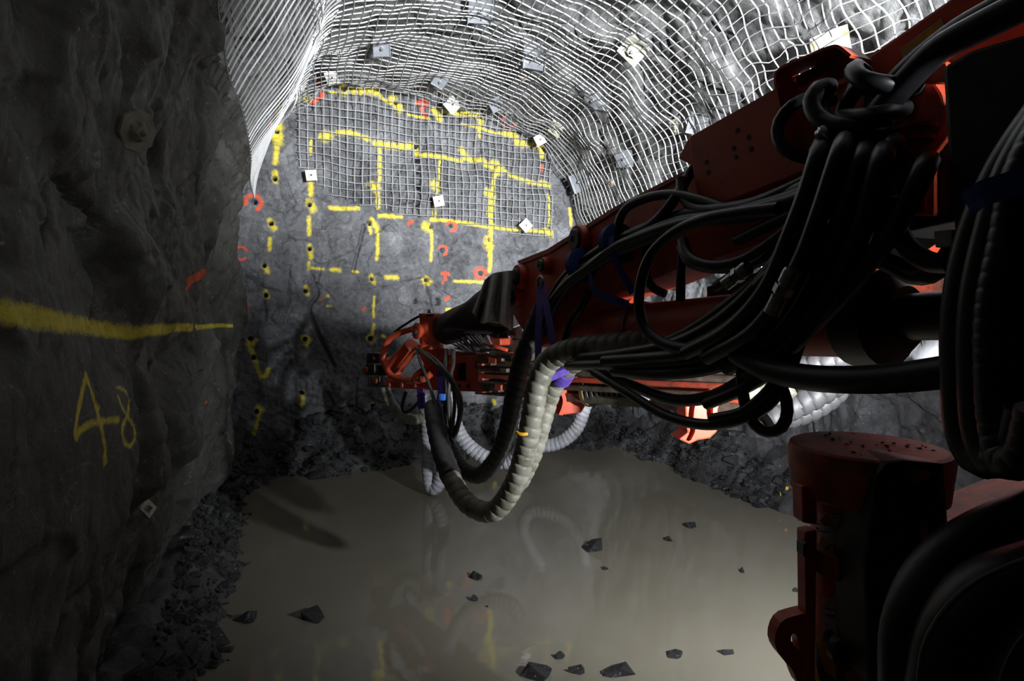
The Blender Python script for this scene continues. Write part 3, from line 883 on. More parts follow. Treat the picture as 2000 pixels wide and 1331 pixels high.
# ------------------------------------------------------------------ rock bolt plates
def plate(px, py, size, kind, roll, label, hp, up=0.15):
    p, n = hp
    d = (p - EYE).dot(FWD)
    a = size / F * d / 2
    n = n.normalized()
    if n.dot(EYE - p) < 0: n = -n
    if kind in ('white', 'cream', 'red', 'mud'): n = (n * 0.6 + (EYE - p).normalized() * 0.4).normalized()
    else: n = (n * 0.6 + (EYE - p).normalized() * 0.6).normalized()
    if kind == 'white':
        vw = (EYE - p).normalized()
        n = (-VD * 0.6 + vw * 0.5).normalized()
        p = p + vw * (0.30 if py < 300 else 0.0)
        a *= 0.97
    x = n.cross(Vector((0, 0, 1)))
    if x.length < 0.2: x = n.cross(UD)
    x.normalize(); y = n.cross(x)
    c, s_ = math.cos(math.radians(roll)), math.sin(math.radians(roll))
    x, y = x * c + y * s_, y * c - x * s_
    q = p + n * up
    r = root('bolt_plate', q, label, 'bolt plate', 'rock bolt plates')
    mb = MB()
    th = 0.012
    if kind == 'folded':
        # shallow channel: flat web, two lips bent towards the tunnel
        prof_ = [(-1.0, 0.42), (-0.86, 0.05), (-0.35, 0.0), (0.35, 0.0), (0.86, 0.05), (1.0, 0.42)]
        strip(mb, [q + x * (i * a) + n * (j * a * 0.6) - y * a for i, j in prof_], y * (2 * a), th)
        part('plate', mb, M['plate'], r, 0.003)
    elif kind == 'yellow':
        prof_ = [(-1.0, 0.5), (-0.7, 0.05), (-0.4, 0.0), (0.5, 0.0), (0.72, 0.1), (1.0, 0.5)]
        strip(mb, [q + x * (i * a) + n * (j * a * 0.5) - y * a for i, j in prof_], y * (2 * a), th)
        part('plate', mb, M['plate_white'], r, 0.003)
        mb = MB()
        strip(mb, [q + x * (i * a * 0.995) + n * (j * a * 0.5 + th + 0.003) - y * a * 0.72 for i, j in prof_], y * (0.3 * a), 0.004)
        part('paint_stripe', mb, M['plate_yellow'], r, label='yellow sprayed stripe across the plate')
    elif kind == 'red':
        lathe(mb, q - n * 0.02, n, [(0, a), (0.02, a), (0.03, a * 0.6)], 16)
        part('plate', mb, M['plate_cream'], r)
    else:
        # square plate dished towards the bolt
        rings = [(1.0, 0.0), (0.96, th), (0.5, th), (0.38, th + 0.25 * a), (0.2, th + 0.28 * a)]
        vs = []
        for rr, hh in rings:
            for i, j in ((-1, -1), (0, -1), (1, -1), (1, 0), (1, 1), (0, 1), (-1, 1), (-1, 0)):
                k = rr * (0.74 if kind == 'mud' and abs(i * j) == 1 else 1)
                if rr < 0.45:
                    l = math.hypot(i, j); i, j = i / l, j / l
                vs.append(q + x * (i * a * k) + y * (j * a * k) + n * hh)
        fs = [tuple(range(7, -1, -1))]
        for g in range(len(rings) - 1):
            fs += [(g * 8 + k, g * 8 + (k + 1) % 8, (g + 1) * 8 + (k + 1) % 8, (g + 1) * 8 + k) for k in range(8)]
        fs.append(tuple(8 * (len(rings) - 1) + k for k in range(8)))
        mb.add(vs, fs)
        part('plate', mb, M[{'white': 'plate_white', 'cream': 'plate_cream', 'mud': 'plate_mud'}[kind]], r)
    mb = MB()
    rb = max(0.016, a * 0.2)
    lathe(mb, q + n * (-0.10), n, [(0, rb * 0.7), (0.10, rb * 0.7), (0.101, rb * 1.1), (0.115 + a * 0.22, rb * 1.0), (0.12 + a * 0.3, rb * 0.55), (0.125 + a * 0.34, rb * 0.2)], 8)
    part('bolt', mb, M['red_cap'] if kind == 'red' else (M['plate_mud'] if kind == 'mud' else M['bolt'] if kind in ('folded', 'yellow') else M['rubber_grey'] if kind == 'white' else M['bolt']), r)
    return r
for P_, hp in zip(PLATES, PC):
    plate(*P_, hp)
plate(256, 252, 84, 'mud', 18, 'large mud-caked bolt plate on the bare left wall', hit_any(256, 252), up=0.03)
plate(281, 996, 30, 'cream', 30, 'small pale bolt plate low on the dark left wall', hit_any(281, 996), up=0.02)
# ------------------------------------------------------------------ drilling rig: vertical working planes the steelwork lies on
NB = Vector((0.9135, 0.4067, 0)); CB = 1.97        # left cheek of the boom
NFEED = Vector((0.727, 0.686, 0)); CFD = 3.63      # axis of the drill feed
def B(px, py, off=0.0):
    r = ray(px, py)
    return EYE + r * ((CB - off) / r.dot(NB))
def FD(px, py, off=0.0):
    r = ray(px, py)
    return EYE + r * ((CFD - off) / r.dot(NFEED))
def bd(px, off=0.0):
    return (CB - off) / ray(px, 600).dot(NB)
NT_ = Vector((-0.10, 0.995, 0))
def TB(depth_px):
    p0 = FD(depth_px, 760, 0)
    k = NT_.dot(p0)
    def f(px, py, off=0.0):
        r = ray(px, py)
        return EYE + r * ((k - off - NT_.dot(EYE)) / r.dot(NT_))
    return f
TA, TBk = TB(1110), TB(1390)
def rounded(pts, r=8, n=4):
    """round the corners of a pixel outline"""
    out = []
    m = len(pts)
    for i in range(m):
        p = Vector(pts[i]); a = Vector(pts[i - 1]); c = Vector(pts[(i + 1) % m])
        da, dc = (a - p), (c - p)
        ra = min(r, da.length * 0.45); rc = min(r, dc.length * 0.45)
        p0 = p + da.normalized() * ra; p1 = p + dc.normalized() * rc
        for k in range(n + 1):
            t = k / n
            q = p0 * (1 - t) ** 2 + p * 2 * t * (1 - t) + p1 * t * t
            out.append((q.x, q.y))
    return out
def bplate(name, poly, off, thick, m, parent, bevel=0.006, rnd=0, label=None, fn=B, n=NB):
    pts = rounded(poly, rnd) if rnd else poly
    mb = MB()
    prism(mb, [fn(x, y, off) for x, y in pts], n * thick)
    return part(name, mb, M[m], parent, bevel, label)
def disc(name, c, ax, r, h, m, parent, sides=24, prof=None, label=None):
    mb = MB()
    lathe(mb, c, ax, prof or [(0, r), (h * 0.85, r), (h, r * 0.9)], sides)
    return part(name, mb, M[m], parent, 0, label)

# ------------------------------------------------------------------ boom
boom = root('drill_boom', B(1450, 400, -0.2), 'long red hydraulic drill boom reaching from the right edge towards the face', 'drill boom')
bplate('outer_beam', [(2080, -140), (1860, -6), (1700, 106), (1560, 205), (1560, 330), (1760, 250), (2080, 110)], 0, 0.34, 'red', boom, 0.012)
bplate('inner_beam', [(1610, 180), (1345, 333), (1200, 408), (1165, 428), (1130, 452), (1068, 492), (1015, 514), (992, 540), (990, 590), (1010, 630), (1045, 680), (1092, 668), (1118, 612), (1180, 580), (1250, 556), (1310, 530), (1400, 503), (1610, 430)], 0, 0.32, 'red', boom, 0.012)
bplate('top_rail', [(1345, 329), (1200, 404), (1140, 442), (1068, 487), (1010, 510), (1014, 518), (1070, 496), (1142, 450), (1202, 413), (1345, 338)], 0.012, 0.345, 'red_dirty', boom, 0.003)
g = bplate('guard_plate', [(1345, 268), (1540, 158), (1556, 158), (1640, 330), (1600, 322), (1392, 404), (1364, 396), (1352, 322)], 0.07, 0.03, 'red', boom, 0.005, 9)
bplate('guard_flap', [(1325, 310), (1345, 268), (1353, 324)], 0.05, 0.10, 'red', boom, 0.003)
for (x, y, r) in [(1440, 255, 5), (1462, 268, 5), (1433, 290, 5), (1467, 291, 5), (1437, 307, 5), (1380, 317, 5), (1383, 337, 5)]:
    c = B(x, y, 0.0705); d = (c - EYE).dot(FWD)
    disc('bolt_hole', c + NB * 0.004, -NB, r / F * d, 0.006, 'ink', boom, 14)  # black discs stand for the shade inside the holes
# folded guard box over the hose turn
mb = MB()
rim = catm([(1575, 312), (1562, 240), (1548, 160), (1553, 146), (1566, 136), (1610, 118), (1668, 97), (1678, 99), (1702, 117)], 9)
strip(mb, [B(x, y, 0.03) for x, y in rim], -NB * 0.10, 0.010)
part('guard_rim', mb, M['red'], boom, 0.0)
bplate('guard_back', [(1552, 150), (1610, 120), (1672, 99), (1702, 118), (1680, 240), (1578, 312)], 0.034, 0.012, 'red_dirty', boom, 0.002)
bplate('guard_step', [(1562, 170), (1600, 150), (1622, 150), (1630, 162), (1568, 185)], 0.075, 0.04, 'red', boom, 0.003)
bplate('guard_tab', [(1632, 160), (1662, 144), (1664, 150), (1634, 167)], 0.11, 0.012, 'red', boom, 0.002)
# warning sticker on the outer beam
def on_b(poly, off): return [B(x, y, off) for x, y in poly]
mb = MB(); prism(mb, on_b([(1759, 94), (1838, 36), (1845, 56), (1766, 118)], 0.004), NB * 0.003)
st = part('warning_sticker', mb, M['sticker'], boom, 0, 'small faded warning sticker with illegible print')
mb = MB(); prism(mb, on_b([(1761, 95), (1836, 40), (1840, 50), (1764, 105)], 0.006), NB * 0.0015)
part('sticker_band', mb, M['sticker_yellow'], st)
mb = MB()
for k in range(7):
    t = k / 9
    x, y = 1769 + 68 * t, 107 - 50 * t
    prism(mb, on_b([(x, y), (x + 4, y - 3), (x + 4.6, y), (x + .6, y + 3)], 0.006), NB * 0.0015)
part('sticker_print', mb, M['ink'], st, kind='stuff')
# pin joints
for (x, y, ro, ri, nm) in [(1140, 470, 30, 22, 'pivot_pin'), (1022, 541, 24, 17, 'pivot_pin'), (1120, 545, 14, 10, 'pivot_pin'), (1015, 580, 18, 13, 'pivot_pin'), (1072, 520, 17, 12, 'pivot_pin')]:
    c = B(x, y, 0); d = (c - EYE).dot(FWD) / F
    mb = MB(); lathe(mb, c + NB * 0.01, -NB, [(0, ro * d), (0.055, ro * d), (0.07, ro * d * 0.93)], 28)
    b_ = part('pivot_boss', mb, M['red'], boom)
    mb = MB(); lathe(mb, c + NB * 0.01, -NB, [(0, ri * d), (0.078, ri * d), (0.09, ri * d * 0.85), (0.09, ri * d * 0.35), (0.083, ri * d * 0.25)], 24)
    part(nm, mb, M['black_steel'], b_)
# hydraulic lift cylinder below the beam
a, b_ = B(1105, 648, -0.14), B(1720, 622, -0.14)
ax = (b_ - a).normalized(); L_ = (b_ - a).length
mb = MB(); lathe(mb, a, ax, [(0, 0.10), (0.03, 0.145), (L_ - 0.02, 0.145), (L_, 0.14)], 28)
cyl = part('lift_cylinder', mb, M['red'], boom)
mb = MB(); lathe(mb, a + ax * (L_ - 0.10), ax, [(0, 0.15), (0.01, 0.178), (0.13, 0.178), (0.14, 0.165), (0.2, 0.11)], 28)
part('end_cap', mb, M['black_steel'], cyl)
mb = MB(); lathe(mb, a + ax * (L_ + 0.05), ax, [(0, 0.082), (0.9, 0.082)], 24)
part('piston_rod', mb, M['black_steel'], cyl)
mb = MB(); lathe(mb, a + ax * (L_ * 0.38), ax, [(0, 0.147), (0.004, 0.158), (0.05, 0.158), (0.054, 0.147)], 28)
part('cylinder_band', mb, M['red_dirty'], cyl)
bplate('beam_web', [(1120, 612), (1180, 578), (1240, 600), (1180, 606), (1120, 640)], -0.05, 0.05, 'red', boom, 0.004)
bplate('hose_bracket', [(1195, 590), (1258, 548), (1262, 556), (1225, 592), (1205, 606)], -0.22, 0.05, 'red', boom, 0.004)
bplate('hose_bracket', [(1176, 588), (1206, 578), (1204, 602), (1180, 606)], -0.24, 0.04, 'red', boom, 0.004)
bplate('hose_bracket', [(1312, 536), (1352, 514), (1356, 526), (1322, 548)], -0.26, 0.05, 'red', boom, 0.004)
bplate('lower_channel', [(1380, 560), (1520, 520), (1640, 500), (1650, 690), (1500, 700), (1380, 680)], -0.30, 0.1, 'black_steel', boom, 0.006)  # coloured black to darken the gaps around the hoses
# swing bracket by the right edge
bplate('swing_bracket', [(1748, 188), (1790, 150), (1816, 148), (1842, 185), (1846, 222), (1832, 262), (1806, 300), (1806, 420), (1770, 420), (1752, 300), (1740, 262)], 0.10, 0.08, 'red', boom, 0.008, 10)
bplate('swing_bracket', [(1772, 128), (1790, 110), (1820, 108), (1848, 124), (1852, 160), (1775, 160)], 0.16, 0.05, 'red', boom, 0.006, 6)
c = B(1778, 262, 0.16)
mb = MB(); lathe(mb, c - Vector((0, 0, 0.18)), (0, 0, 1), [(0, 0.042), (0.15, 0.042), (0.152, 0.062), (0.165, 0.062), (0.167, 0.05), (0.185, 0.05), (0.187, 0.066), (0.2, 0.066)], 22)
part('swing_pin', mb, M['red_dirty'], boom)
mb = MB(); lathe(mb, B(1770, 350, 0.19), (0, 0, 1), [(0, 0.012), (0.05, 0.012), (0.052, 0.02), (0.065, 0.02)], 10)
part('grease_bolt', mb, M['grime'], boom)
bplate('boom_knuckle', [(1600, 250), (1640, 215), (1752, 150), (1842, 120), (1880, 300), (1868, 432), (1800, 446), (1735, 460), (1680, 500), (1600, 500), (1575, 440)], 0.03, 0.3, 'black_steel', boom, 0.01)  # black plate added to fill the shaded gap behind the hoses
bplate('slew_housing', [(1840, 130), (1900, 96), (2090, 40), (2090, 900), (1985, 915), (1935, 900), (1895, 820), (1872, 560), (1850, 300)], 0.32, 0.30, 'black_steel', boom, 0.02, 14)
bplate('hose_clip', [(1823, 452), (1858, 448), (1860, 482), (1826, 484)], 0.34, 0.03, 'chrome', boom, 0.004)
for k, (x, y) in enumerate([(1890, 38), (1938, 30)]):
    bplate('beam_lug', [(x, y - 6), (x + 16, y - 14), (x + 20, y), (x + 4, y + 8)], 0.05, 0.05, 'red', boom, 0.003)

# unseen block added outside the frame, shading the boom from the high lamp
tb = Vector((2.42, 0.90, 2.30)); bx_ = VD * 0.55
mb = MB(); prism(mb, [tb + VD * p + Vector((0, 0, q)) - UD * .3 for p, q in [(-.6, -1.0), (.45, -1.0), (.55, -.3), (.6, .5), (.3, .78), (-.6, .78)]], UD * .6)
part('boom_turret', mb, M['red_dirty'], boom, .02)
# second boom behind, seen through the hoses
boom2 = root('second_boom', B(1760, 520, -1.4), 'bright red steel arm of the rig glimpsed behind the black hoses at right', 'drill boom')
bplate('arm_plate', [(1600, 600), (1722, 478), (1800, 462), (1878, 436), (1900, 590)], -1.40, 0.22, 'red', boom2, 0.01)
bplate('arm_panel', [(1765, 545), (1840, 530), (1905, 515), (1905, 585), (1770, 588)], -1.37, 0.02, 'red_dirty', boom2, 0.004)

# ------------------------------------------------------------------ feed with rock drill
feed = root('drill_feed', FD(1000, 745, 0), 'orange-red rock drill feed with swivel head hanging off the boom tip before the face', 'drill feed')
c = FD(841, 645, 0.02)
d = (c - EYE).dot(FWD) / F
zt, zb = W(841, 613, d * F).z, W(841, 682, d * F).z
mb = MB(); lathe(mb, Vector((c.x, c.y, zb)), (0, 0, 1), [(0, 20 * d), (0.005, 25 * d), (0.05, 25 * d), (0.055, 21.5 * d), (zt - zb - 0.05, 21 * d), (zt - zb - 0.04, 22.5 * d), (zt - zb, 22.5 * d), (zt - zb + 0.005, 18 * d)], 32)
sw = part('swivel_cylinder', mb, M['red'], feed)
mb = MB(); lathe(mb, Vector((c.x, c.y, zt)), (0, 0, 1), [(0, 0.04), (0.03, 0.035), (0.05, 0.02)], 12)
part('top_nipple', mb, M['chrome'], sw)
e = FD(815, 648, 0.16)
mb = MB(); lathe(mb, e + NFEED * 0.12, (-0.75, -0.6, 0.05), [(0, 14 * d), (0.10, 15 * d), (0.11, 16 * d), (0.13, 16 * d), (0.14, 10 * d)], 24)
part('side_boss', mb, M['red'], feed)
mb = MB(); lathe(mb, e, (-0.75, -0.6, 0.05), [(0, 5 * d), (0.03, 5 * d), (0.035, 3 * d)], 8)
part('boss_nut', mb, M['grime'], feed)
mb = MB()
tube(mb, smooth_path([FD(x, y, o) for x, y, o in [(806, 643, .12), (783, 650, .14), (762, 662, .18), (750, 684, .22), (751, 710, .22), (762, 731, .2), (785, 742, .2), (812, 744, .2), (830, 740, .18), (842, 730, .14)]], 0.03), 6.2 * d, 12)
part('guard_hoop', mb, M['red'], feed)
for x in (810, 823):
    mb = MB(); lathe(mb, FD(x, 744 - (x - 810) * .2, .2), (FD(830, 740, .19) - FD(812, 744, .2)), [(0, 6.8 * d), (0.02, 6.8 * d)], 14)
    part('hoop_clamp', mb, M['black_steel'], feed)
a, b_ = FD(806, 676, 0.0), FD(768, 718, 0.02)
mb = MB(); lathe(mb, a, b_ - a, [(0, 17 * d), ((b_ - a).length * 0.9, 19 * d), ((b_ - a).length * 0.91, 22 * d), ((b_ - a).length, 22 * d), ((b_ - a).length + 0.01, 15 * d)], 26)
part('tilt_cylinder', mb, M['red'], feed)
mb = MB(); tube(mb, smooth_path([FD(812, 680, 0.1), FD(790, 707, .1), FD(766, 732, .1)], 0.05), 3.5 * d, 8)
part('tilt_strut', mb, M['red_dirty'], feed)
def fplate(name, poly, off, th, m, parent=feed, bevel=0.005, rnd=0, label=None):
    return bplate(name, poly, off, th, m, parent, bevel, rnd, label, FD, NFEED)
fplate('swivel_web', [(812, 684), (868, 680), (886, 700), (886, 740), (800, 742), (830, 715)], -0.04, 0.10, 'red', rnd=6)
fplate('web_rib', [(800, 742), (808, 730), (840, 704), (872, 690), (876, 696), (845, 712), (818, 735)], 0.0, 0.06, 'red', rnd=3)
fplate('cradle_beam', [(752, 738), (884, 734), (884, 758), (870, 764), (760, 758)], 0.02, 0.18, 'red', rnd=5)
for x in (762, 787, 812): disc('cradle_bolt', FD(x, 752, 0.02) + NFEED * 0.02, -NFEED, 6 * d, 0.05, 'red_dirty', feed, 12)
for (x, y, w, h, o, m) in [(728, 702, 12, 12, .02, 'black_steel'), (738, 724, 15, 10, .08, 'black_steel'), (722, 722, 9, 11, .14, 'black_steel'), (729, 746, 12, 11, .02, 'grime'), (746, 706, 9, 8, -.05, 'grime')]:
    fplate('front_guide', [(x - w, y - h), (x + w, y - h), (x + w, y + h), (x - w, y + h)], o, 0.14, m, bevel=0.008, rnd=3)
for (x, y, r, o) in [(731, 701, 4, .04), (735, 744, 6, .05), (716, 722, 6, .17)]: disc('guide_pin', FD(x, y, o), -NFEED, r * d, 0.02, 'red_dirty', feed, 12)
# window frame carriage
fr = fplate('carriage_plate', [(878, 697), (934, 694), (938, 765), (880, 764)], -0.10, 0.05, 'red', rnd=3)
fplate('window_frame', [(877, 697), (912, 695), (912, 709), (889, 710), (886, 714), (884, 741), (888, 745), (912, 745), (912, 765), (877, 764)], 0.06, 0.10, 'red')
fplate('window_frame', [(910, 695), (934, 694), (938, 766), (910, 765)], 0.06, 0.10, 'red', rnd=2)
fplate('window_recess', [(884, 708), (912, 708), (912, 747), (884, 747)], -0.02, 0.04, 'ink')  # black back plate stands for the shade inside the window opening
for x in (897, 915): disc('carriage_hole', FD(x, 755, 0.062), -NFEED, 4 * d, 0.004, 'ink', feed, 14)  # shade of the carriage holes put in as black discs
fplate('carriage_flange', [(931, 692), (941, 692), (943, 768), (934, 767)], 0.10, 0.22, 'red_dirty')
fplate('clevis', [(879, 686), (930, 690), (934, 696), (879, 699)], 0.02, 0.14, 'red_dirty', rnd=2)
# long feed rails and rods
def fbar(name, p, q, hw, hh, m, off=0.0):
    a, b_ = FD(*p, off), FD(*q, off)
    dd = (b_ - a); ax = dd.normalized(); n = NFEED; up = ax.cross(n); up.normalize()
    mb = MB(); box(mb, (a + b_) / 2, dd / 2, n * hw, up * hh)
    return part(name, mb, M[m], feed, 0.006)
fbar('feed_rail', (938, 712), (1460, 738), 0.07, 0.035, 'grime')
fbar('feed_rail', (938, 762), (1460, 800), 0.07, 0.035, 'grime', -0.05)
fbar('feed_web', (938, 737), (1460, 770), 0.02, 0.10, 'red_dirty', -0.08)
for (y0, y1, r, m, o) in [(722, 744, 0.026, 'grime', .09), (735, 757, 0.020, 'red_dirty', .12), (748, 776, 0.022, 'grime', .10)]:
    mb = MB(); tube(mb, [FD(938, y0, o), FD(1460, y1, o)], r, 14); part('drill_rod', mb, M[m], feed)
random.seed(21)
for k in range(14):
    x = 944 + k * 5.5; y = 700 + random.uniform(-6, 60)
    w, h = random.uniform(4, 9), random.uniform(3, 8)
    fplate('rail_clamp', [(x - w, y - h), (x + w, y - h * .7), (x + w, y + h), (x - w, y + h * .8)], random.uniform(.1, .2), 0.07, random.choice(['grime', 'grime', 'red_dirty', 'red', 'tan']), bevel=0.008)
for (x, y, w, h, o, m) in [(990, 676, 34, 14, 0, 'grime'), (965, 668, 12, 8, .12, 'red'), (1000, 660, 26, 8, -.05, 'grime'), (1010, 700, 18, 12, .05, 'grime'), (975, 692, 20, 5, .1, 'red_dirty')]:
    fplate('drifter_block', [(x - w, y - h), (x + w, y - h * .8), (x + w, y + h), (x - w, y + h * .9)], o, 0.16, m, bevel=0.012, rnd=4)
mb = MB(); lathe(mb, FD(960, 690, .15), FD(1030, 702, .15) - FD(960, 690, .15), [(0, .03), (.3, .03), (.31, .05), (.36, .05)], 14); part('drifter_tube', mb, M['grime'], feed)
mb = MB(); tube(mb, [FD(945, 672, .2), FD(990, 684, .2)], 0.015, 8); part('drifter_pin', mb, M['red'], feed)
# lit centraliser brackets
bA = bplate('tail_bracket', [(1066, 780), (1072, 752), (1082, 738), (1122, 729), (1140, 742), (1147, 750), (1147, 788), (1135, 807), (1092, 812), (1078, 805), (1086, 790), (1088, 781), (1082, 777)], 0.0, 0.16, 'red', feed, 0.01, 0, label='brightly lit orange bracket with a hooked lower edge', fn=TA, n=NT_)
mb = MB()
strip(mb, [TA(x, y, 0.01) for x, y in catm([(1070, 760), (1086, 758), (1098, 764), (1104, 778), (1102, 795), (1096, 810)], 4)], -NT_ * 0.05, 0.03)
part('bracket_rib', mb, M['red'], bA)
disc('bracket_bolt', TA(1081, 768, 0.0), -NT_, 0.018, 0.02, 'tan', bA, 10)
bB = bplate('rear_bracket', [(1446, 732), (1400, 752), (1338, 792), (1340, 832), (1343, 846), (1326, 859), (1347, 869), (1363, 861), (1387, 857), (1400, 845), (1406, 830), (1450, 806)], 0.02, 0.16, 'red', feed, 0.012, 0, label='brightly lit orange bracket with two bolt holes and stepped lower edge', fn=TBk, n=NT_)
mb = MB()
strip(mb, [TBk(x, y, 0.03) for x, y in catm([(1446, 778), (1412, 783), (1398, 792), (1396, 806), (1398, 820), (1390, 838)], 4)], -NT_ * 0.04, 0.03)
part('bracket_rib', mb, M['red'], bB)
mb = MB()
strip(mb, [TBk(x, y, 0.03) for x, y in catm([(1360, 788), (1357, 815), (1360, 840), (1352, 860)], 4)], -NT_ * 0.03, 0.02)
part('bracket_rib', mb, M['red'], bB)
for (x, y, r) in [(1415, 777, 0.012), (1430, 773, 0.02)]: disc('bracket_hole', TBk(x, y, 0.021) + NT_ * 0.002, -NT_, r, 0.006, 'ink', bB, 14)  # black discs give the bracket holes their dark insides
disc('bracket_bolt', TBk(1417, 799, 0.02), -NT_, 0.02, 0.015, 'tan', bB, 12)
a, b_ = FD(1147, 768, -0.08), FD(1245, 755, -0.08)
ax = (b_ - a).normalized(); L_ = (b_ - a).length
mb = MB(); lathe(mb, a, ax, [(0, .06), (0.005, .115), (0.035, .115), (0.045, .10)], 26); part('boot_flange', mb, M['tan'], feed)
pr = []
for k in range(9):
    s0 = 0.05 + k * (L_ - 0.05) / 9
    pr += [(s0, 0.075), (s0 + 0.25 * (L_ - 0.05) / 9, 0.108), (s0 + 0.7 * (L_ - 0.05) / 9, 0.108)]
mb = MB(); lathe(mb, a, ax, pr + [(L_, 0.07)], 26); part('rubber_boot', mb, M['rubber_grey'], feed)
mb = MB(); lathe(mb, FD(1240, 765, .05), FD(1262, 776, .05) - FD(1240, 765, .05), [(0, .05), (.04, .055), (.1, .04), (.14, .03)], 16); part('hose_end', mb, M['spiral_white'], feed)

# hide and rags round the boom tip
mb = MB()
tube(mb, smooth_path([FD(866, 645, -0.04), FD(900, 634, -0.06), FD(945, 616, -0.10), FD(985, 595, -0.10)], 0.05), (0.15, 0.24), 20, True, True, lambda s, th: 1 + 0.05 * math.sin(5 * th + 9 * s))
tag(part('boom_cover', mb, M['cloth_dark']), 'dark rubber sleeve wrapped round the boom tip behind the orange swivel', 'cover')
mb = MB()
for k in range(46):
    t = k / 45
    bx, by = 900 + 62 * t + random.uniform(-2, 2), 684 + 5 * math.sin(3 * t)
    tx, ty = 884 + 62 * t - 8 + random.uniform(-4, 4), 676 - 16 * t - 10 * math.sin(2.6 * t) + random.uniform(-4, 3)
    o = .14 + random.uniform(-.03, .03)
    w = 3.2
    a, b_, c_ = FD(bx - w, by, o), FD(bx + w, by, o), FD(tx, ty, o + .02)
    mb.add([a, b_, c_, a + NFEED * .01, b_ + NFEED * .01, c_ + NFEED * .006], [(0, 1, 2), (5, 4, 3), (0, 3, 4, 1), (1, 4, 5, 2), (2, 5, 3, 0)])
prism(mb, [FD(x, y, .14) for x, y in [(898, 684), (915, 676), (935, 668), (950, 655), (962, 680), (950, 688), (915, 690)]], NFEED * .03)
tag(part('bristle_skirt', mb, M['bristle']), 'grey bristle skirt frayed along its edge under the dark sleeve', 'brush')
def drape(name, top, bot, off0, off1, folds, m, label, seed, depth=0.05):
    """hanging sheet between two pixel polylines, with vertical folds"""
    T_ = [Vector((*p, 0)) for p in catm(top, 4)]; B_ = [Vector((*p, 0)) for p in catm(bot, 4)]
    nx_, ny_ = 40, 12
    vs = []
    for side in (0, 1):
        for i in range(nx_):
            t = i / (nx_ - 1)
            p = T_[min(len(T_) - 1, int(t * (len(T_) - 1)))]; q = B_[min(len(B_) - 1, int(t * (len(B_) - 1)))]
            for j in range(ny_):
                s = j / (ny_ - 1)
                r = p.lerp(q, s)
                o = off0 + (off1 - off0) * t + depth * math.sin(folds * t * 6.28 + seed) * (0.25 + 0.75 * s) - side * 0.012
                vs.append(B(r.x, r.y, o))
    fs = []
    K = nx_ * ny_
    for i in range(nx_ - 1):
        for j in range(ny_ - 1):
            a0 = i * ny_ + j
            fs.append((a0, a0 + ny_, a0 + ny_ + 1, a0 + 1))
            fs.append((K + a0 + 1, K + a0 + ny_ + 1, K + a0 + ny_, K + a0))
    edge = [i * ny_ for i in range(nx_)] + [(nx_ - 1) * ny_ + j for j in range(1, ny_)] + [i * ny_ + ny_ - 1 for i in range(nx_ - 2, -1, -1)] + [j for j in range(ny_ - 2, 0, -1)]
    for k in range(len(edge)):
        a0, b0 = edge[k], edge[(k + 1) % len(edge)]
        fs.append((b0, a0, K + a0, K + b0))
    mb = MB().add(vs, fs, True)
    return tag(part(name, mb, M[m]), label, 'cloth')
drape('cloth_cover', [(946, 548), (962, 535), (985, 530), (1006, 528)], [(922, 610), (940, 632), (965, 628), (1002, 648)], 0.06, 0.10, 2.6, 'cloth', 'grey striped oilcloth draped over the boom tip joint', 0.8, 0.07)
drape('rag', [(940, 655), (965, 650), (990, 645), (1018, 636)], [(945, 668), (960, 682), (985, 668), (1022, 655)], -0.25, -0.2, 3, 'cloth', 'pale dirty rag stuffed under the boom tip by the drifter', 2.0, 0.05)
mb = MB(); lathe(mb, B(978, 638, -.12), (0.1, 0.0, 1), [(0, .10), (.03, .12), (.04, .05)], 22)
tag(part('bushing', mb, M['tan']), 'round tan bushing under the grey cloth at the boom tip', 'bushing')

# ------------------------------------------------------------------ hydraulic jack at lower right
JD = 1.75
jc = W(1690, 1000, JD); JX, JY = jc.x, jc.y
jack = root('stabiliser_jack', Vector((JX, JY, 0)), 'dark red stabiliser jack column with flat round cap at lower right', 'jack')
def on_cyl(px, py, r):
    dv = ray(px, py); ox, oy = -JX, -JY
    A = dv.x ** 2 + dv.y ** 2; Bq = 2 * (ox * dv.x + oy * dv.y); Cq = ox * ox + oy * oy - r * r
    D = max(0.0, Bq * Bq - 4 * A * Cq)
    t = (-Bq - math.sqrt(D)) / (2 * A)
    return EYE + dv * t
RJ = 0.145
ztop = W(1690, 868, JD).z
mb = MB(); lathe(mb, Vector((JX, JY, -0.25)), (0, 0, 1), [(0, RJ), (ztop + 0.2, RJ)], 40); part('jack_tube', mb, M['red'], jack)
mb = MB(); lathe(mb, Vector((JX, JY, ztop - 0.15)), (0, 0, 1), [(0, 0.19), (0.012, 0.205), (0.125, 0.215), (0.145, 0.208), (0.15, 0.196)], 48); cap_ = part('jack_cap', mb, M['red_dirty'], jack)
mb = MB()
random.seed(5)
for k in range(26):
    a_, r_ = random.uniform(0, 6.28), random.uniform(0.02, 0.17)
    q = Vector((JX + math.cos(a_) * r_, JY + math.sin(a_) * r_, ztop + 0.001)); s = random.uniform(.004, .011)
    vs, fs = hull(8, 900 + k, (1, 1, .5)); mb.add([q + Vector(v) * s for v in vs], fs)
part('grit', mb, M['stone'], cap_, kind='stuff')
zc0, zc1 = on_cyl(1620, 1130, RJ).z, on_cyl(1620, 1075, RJ).z
mb = MB(); lathe(mb, Vector((JX, JY, zc0)), (0, 0, 1), [(0, RJ + .003), (.01, RJ + .02), (zc1 - zc0 - .01, RJ + .02), (zc1 - zc0, RJ + .003)], 40); part('collar', mb, M['red_dirty'], jack)
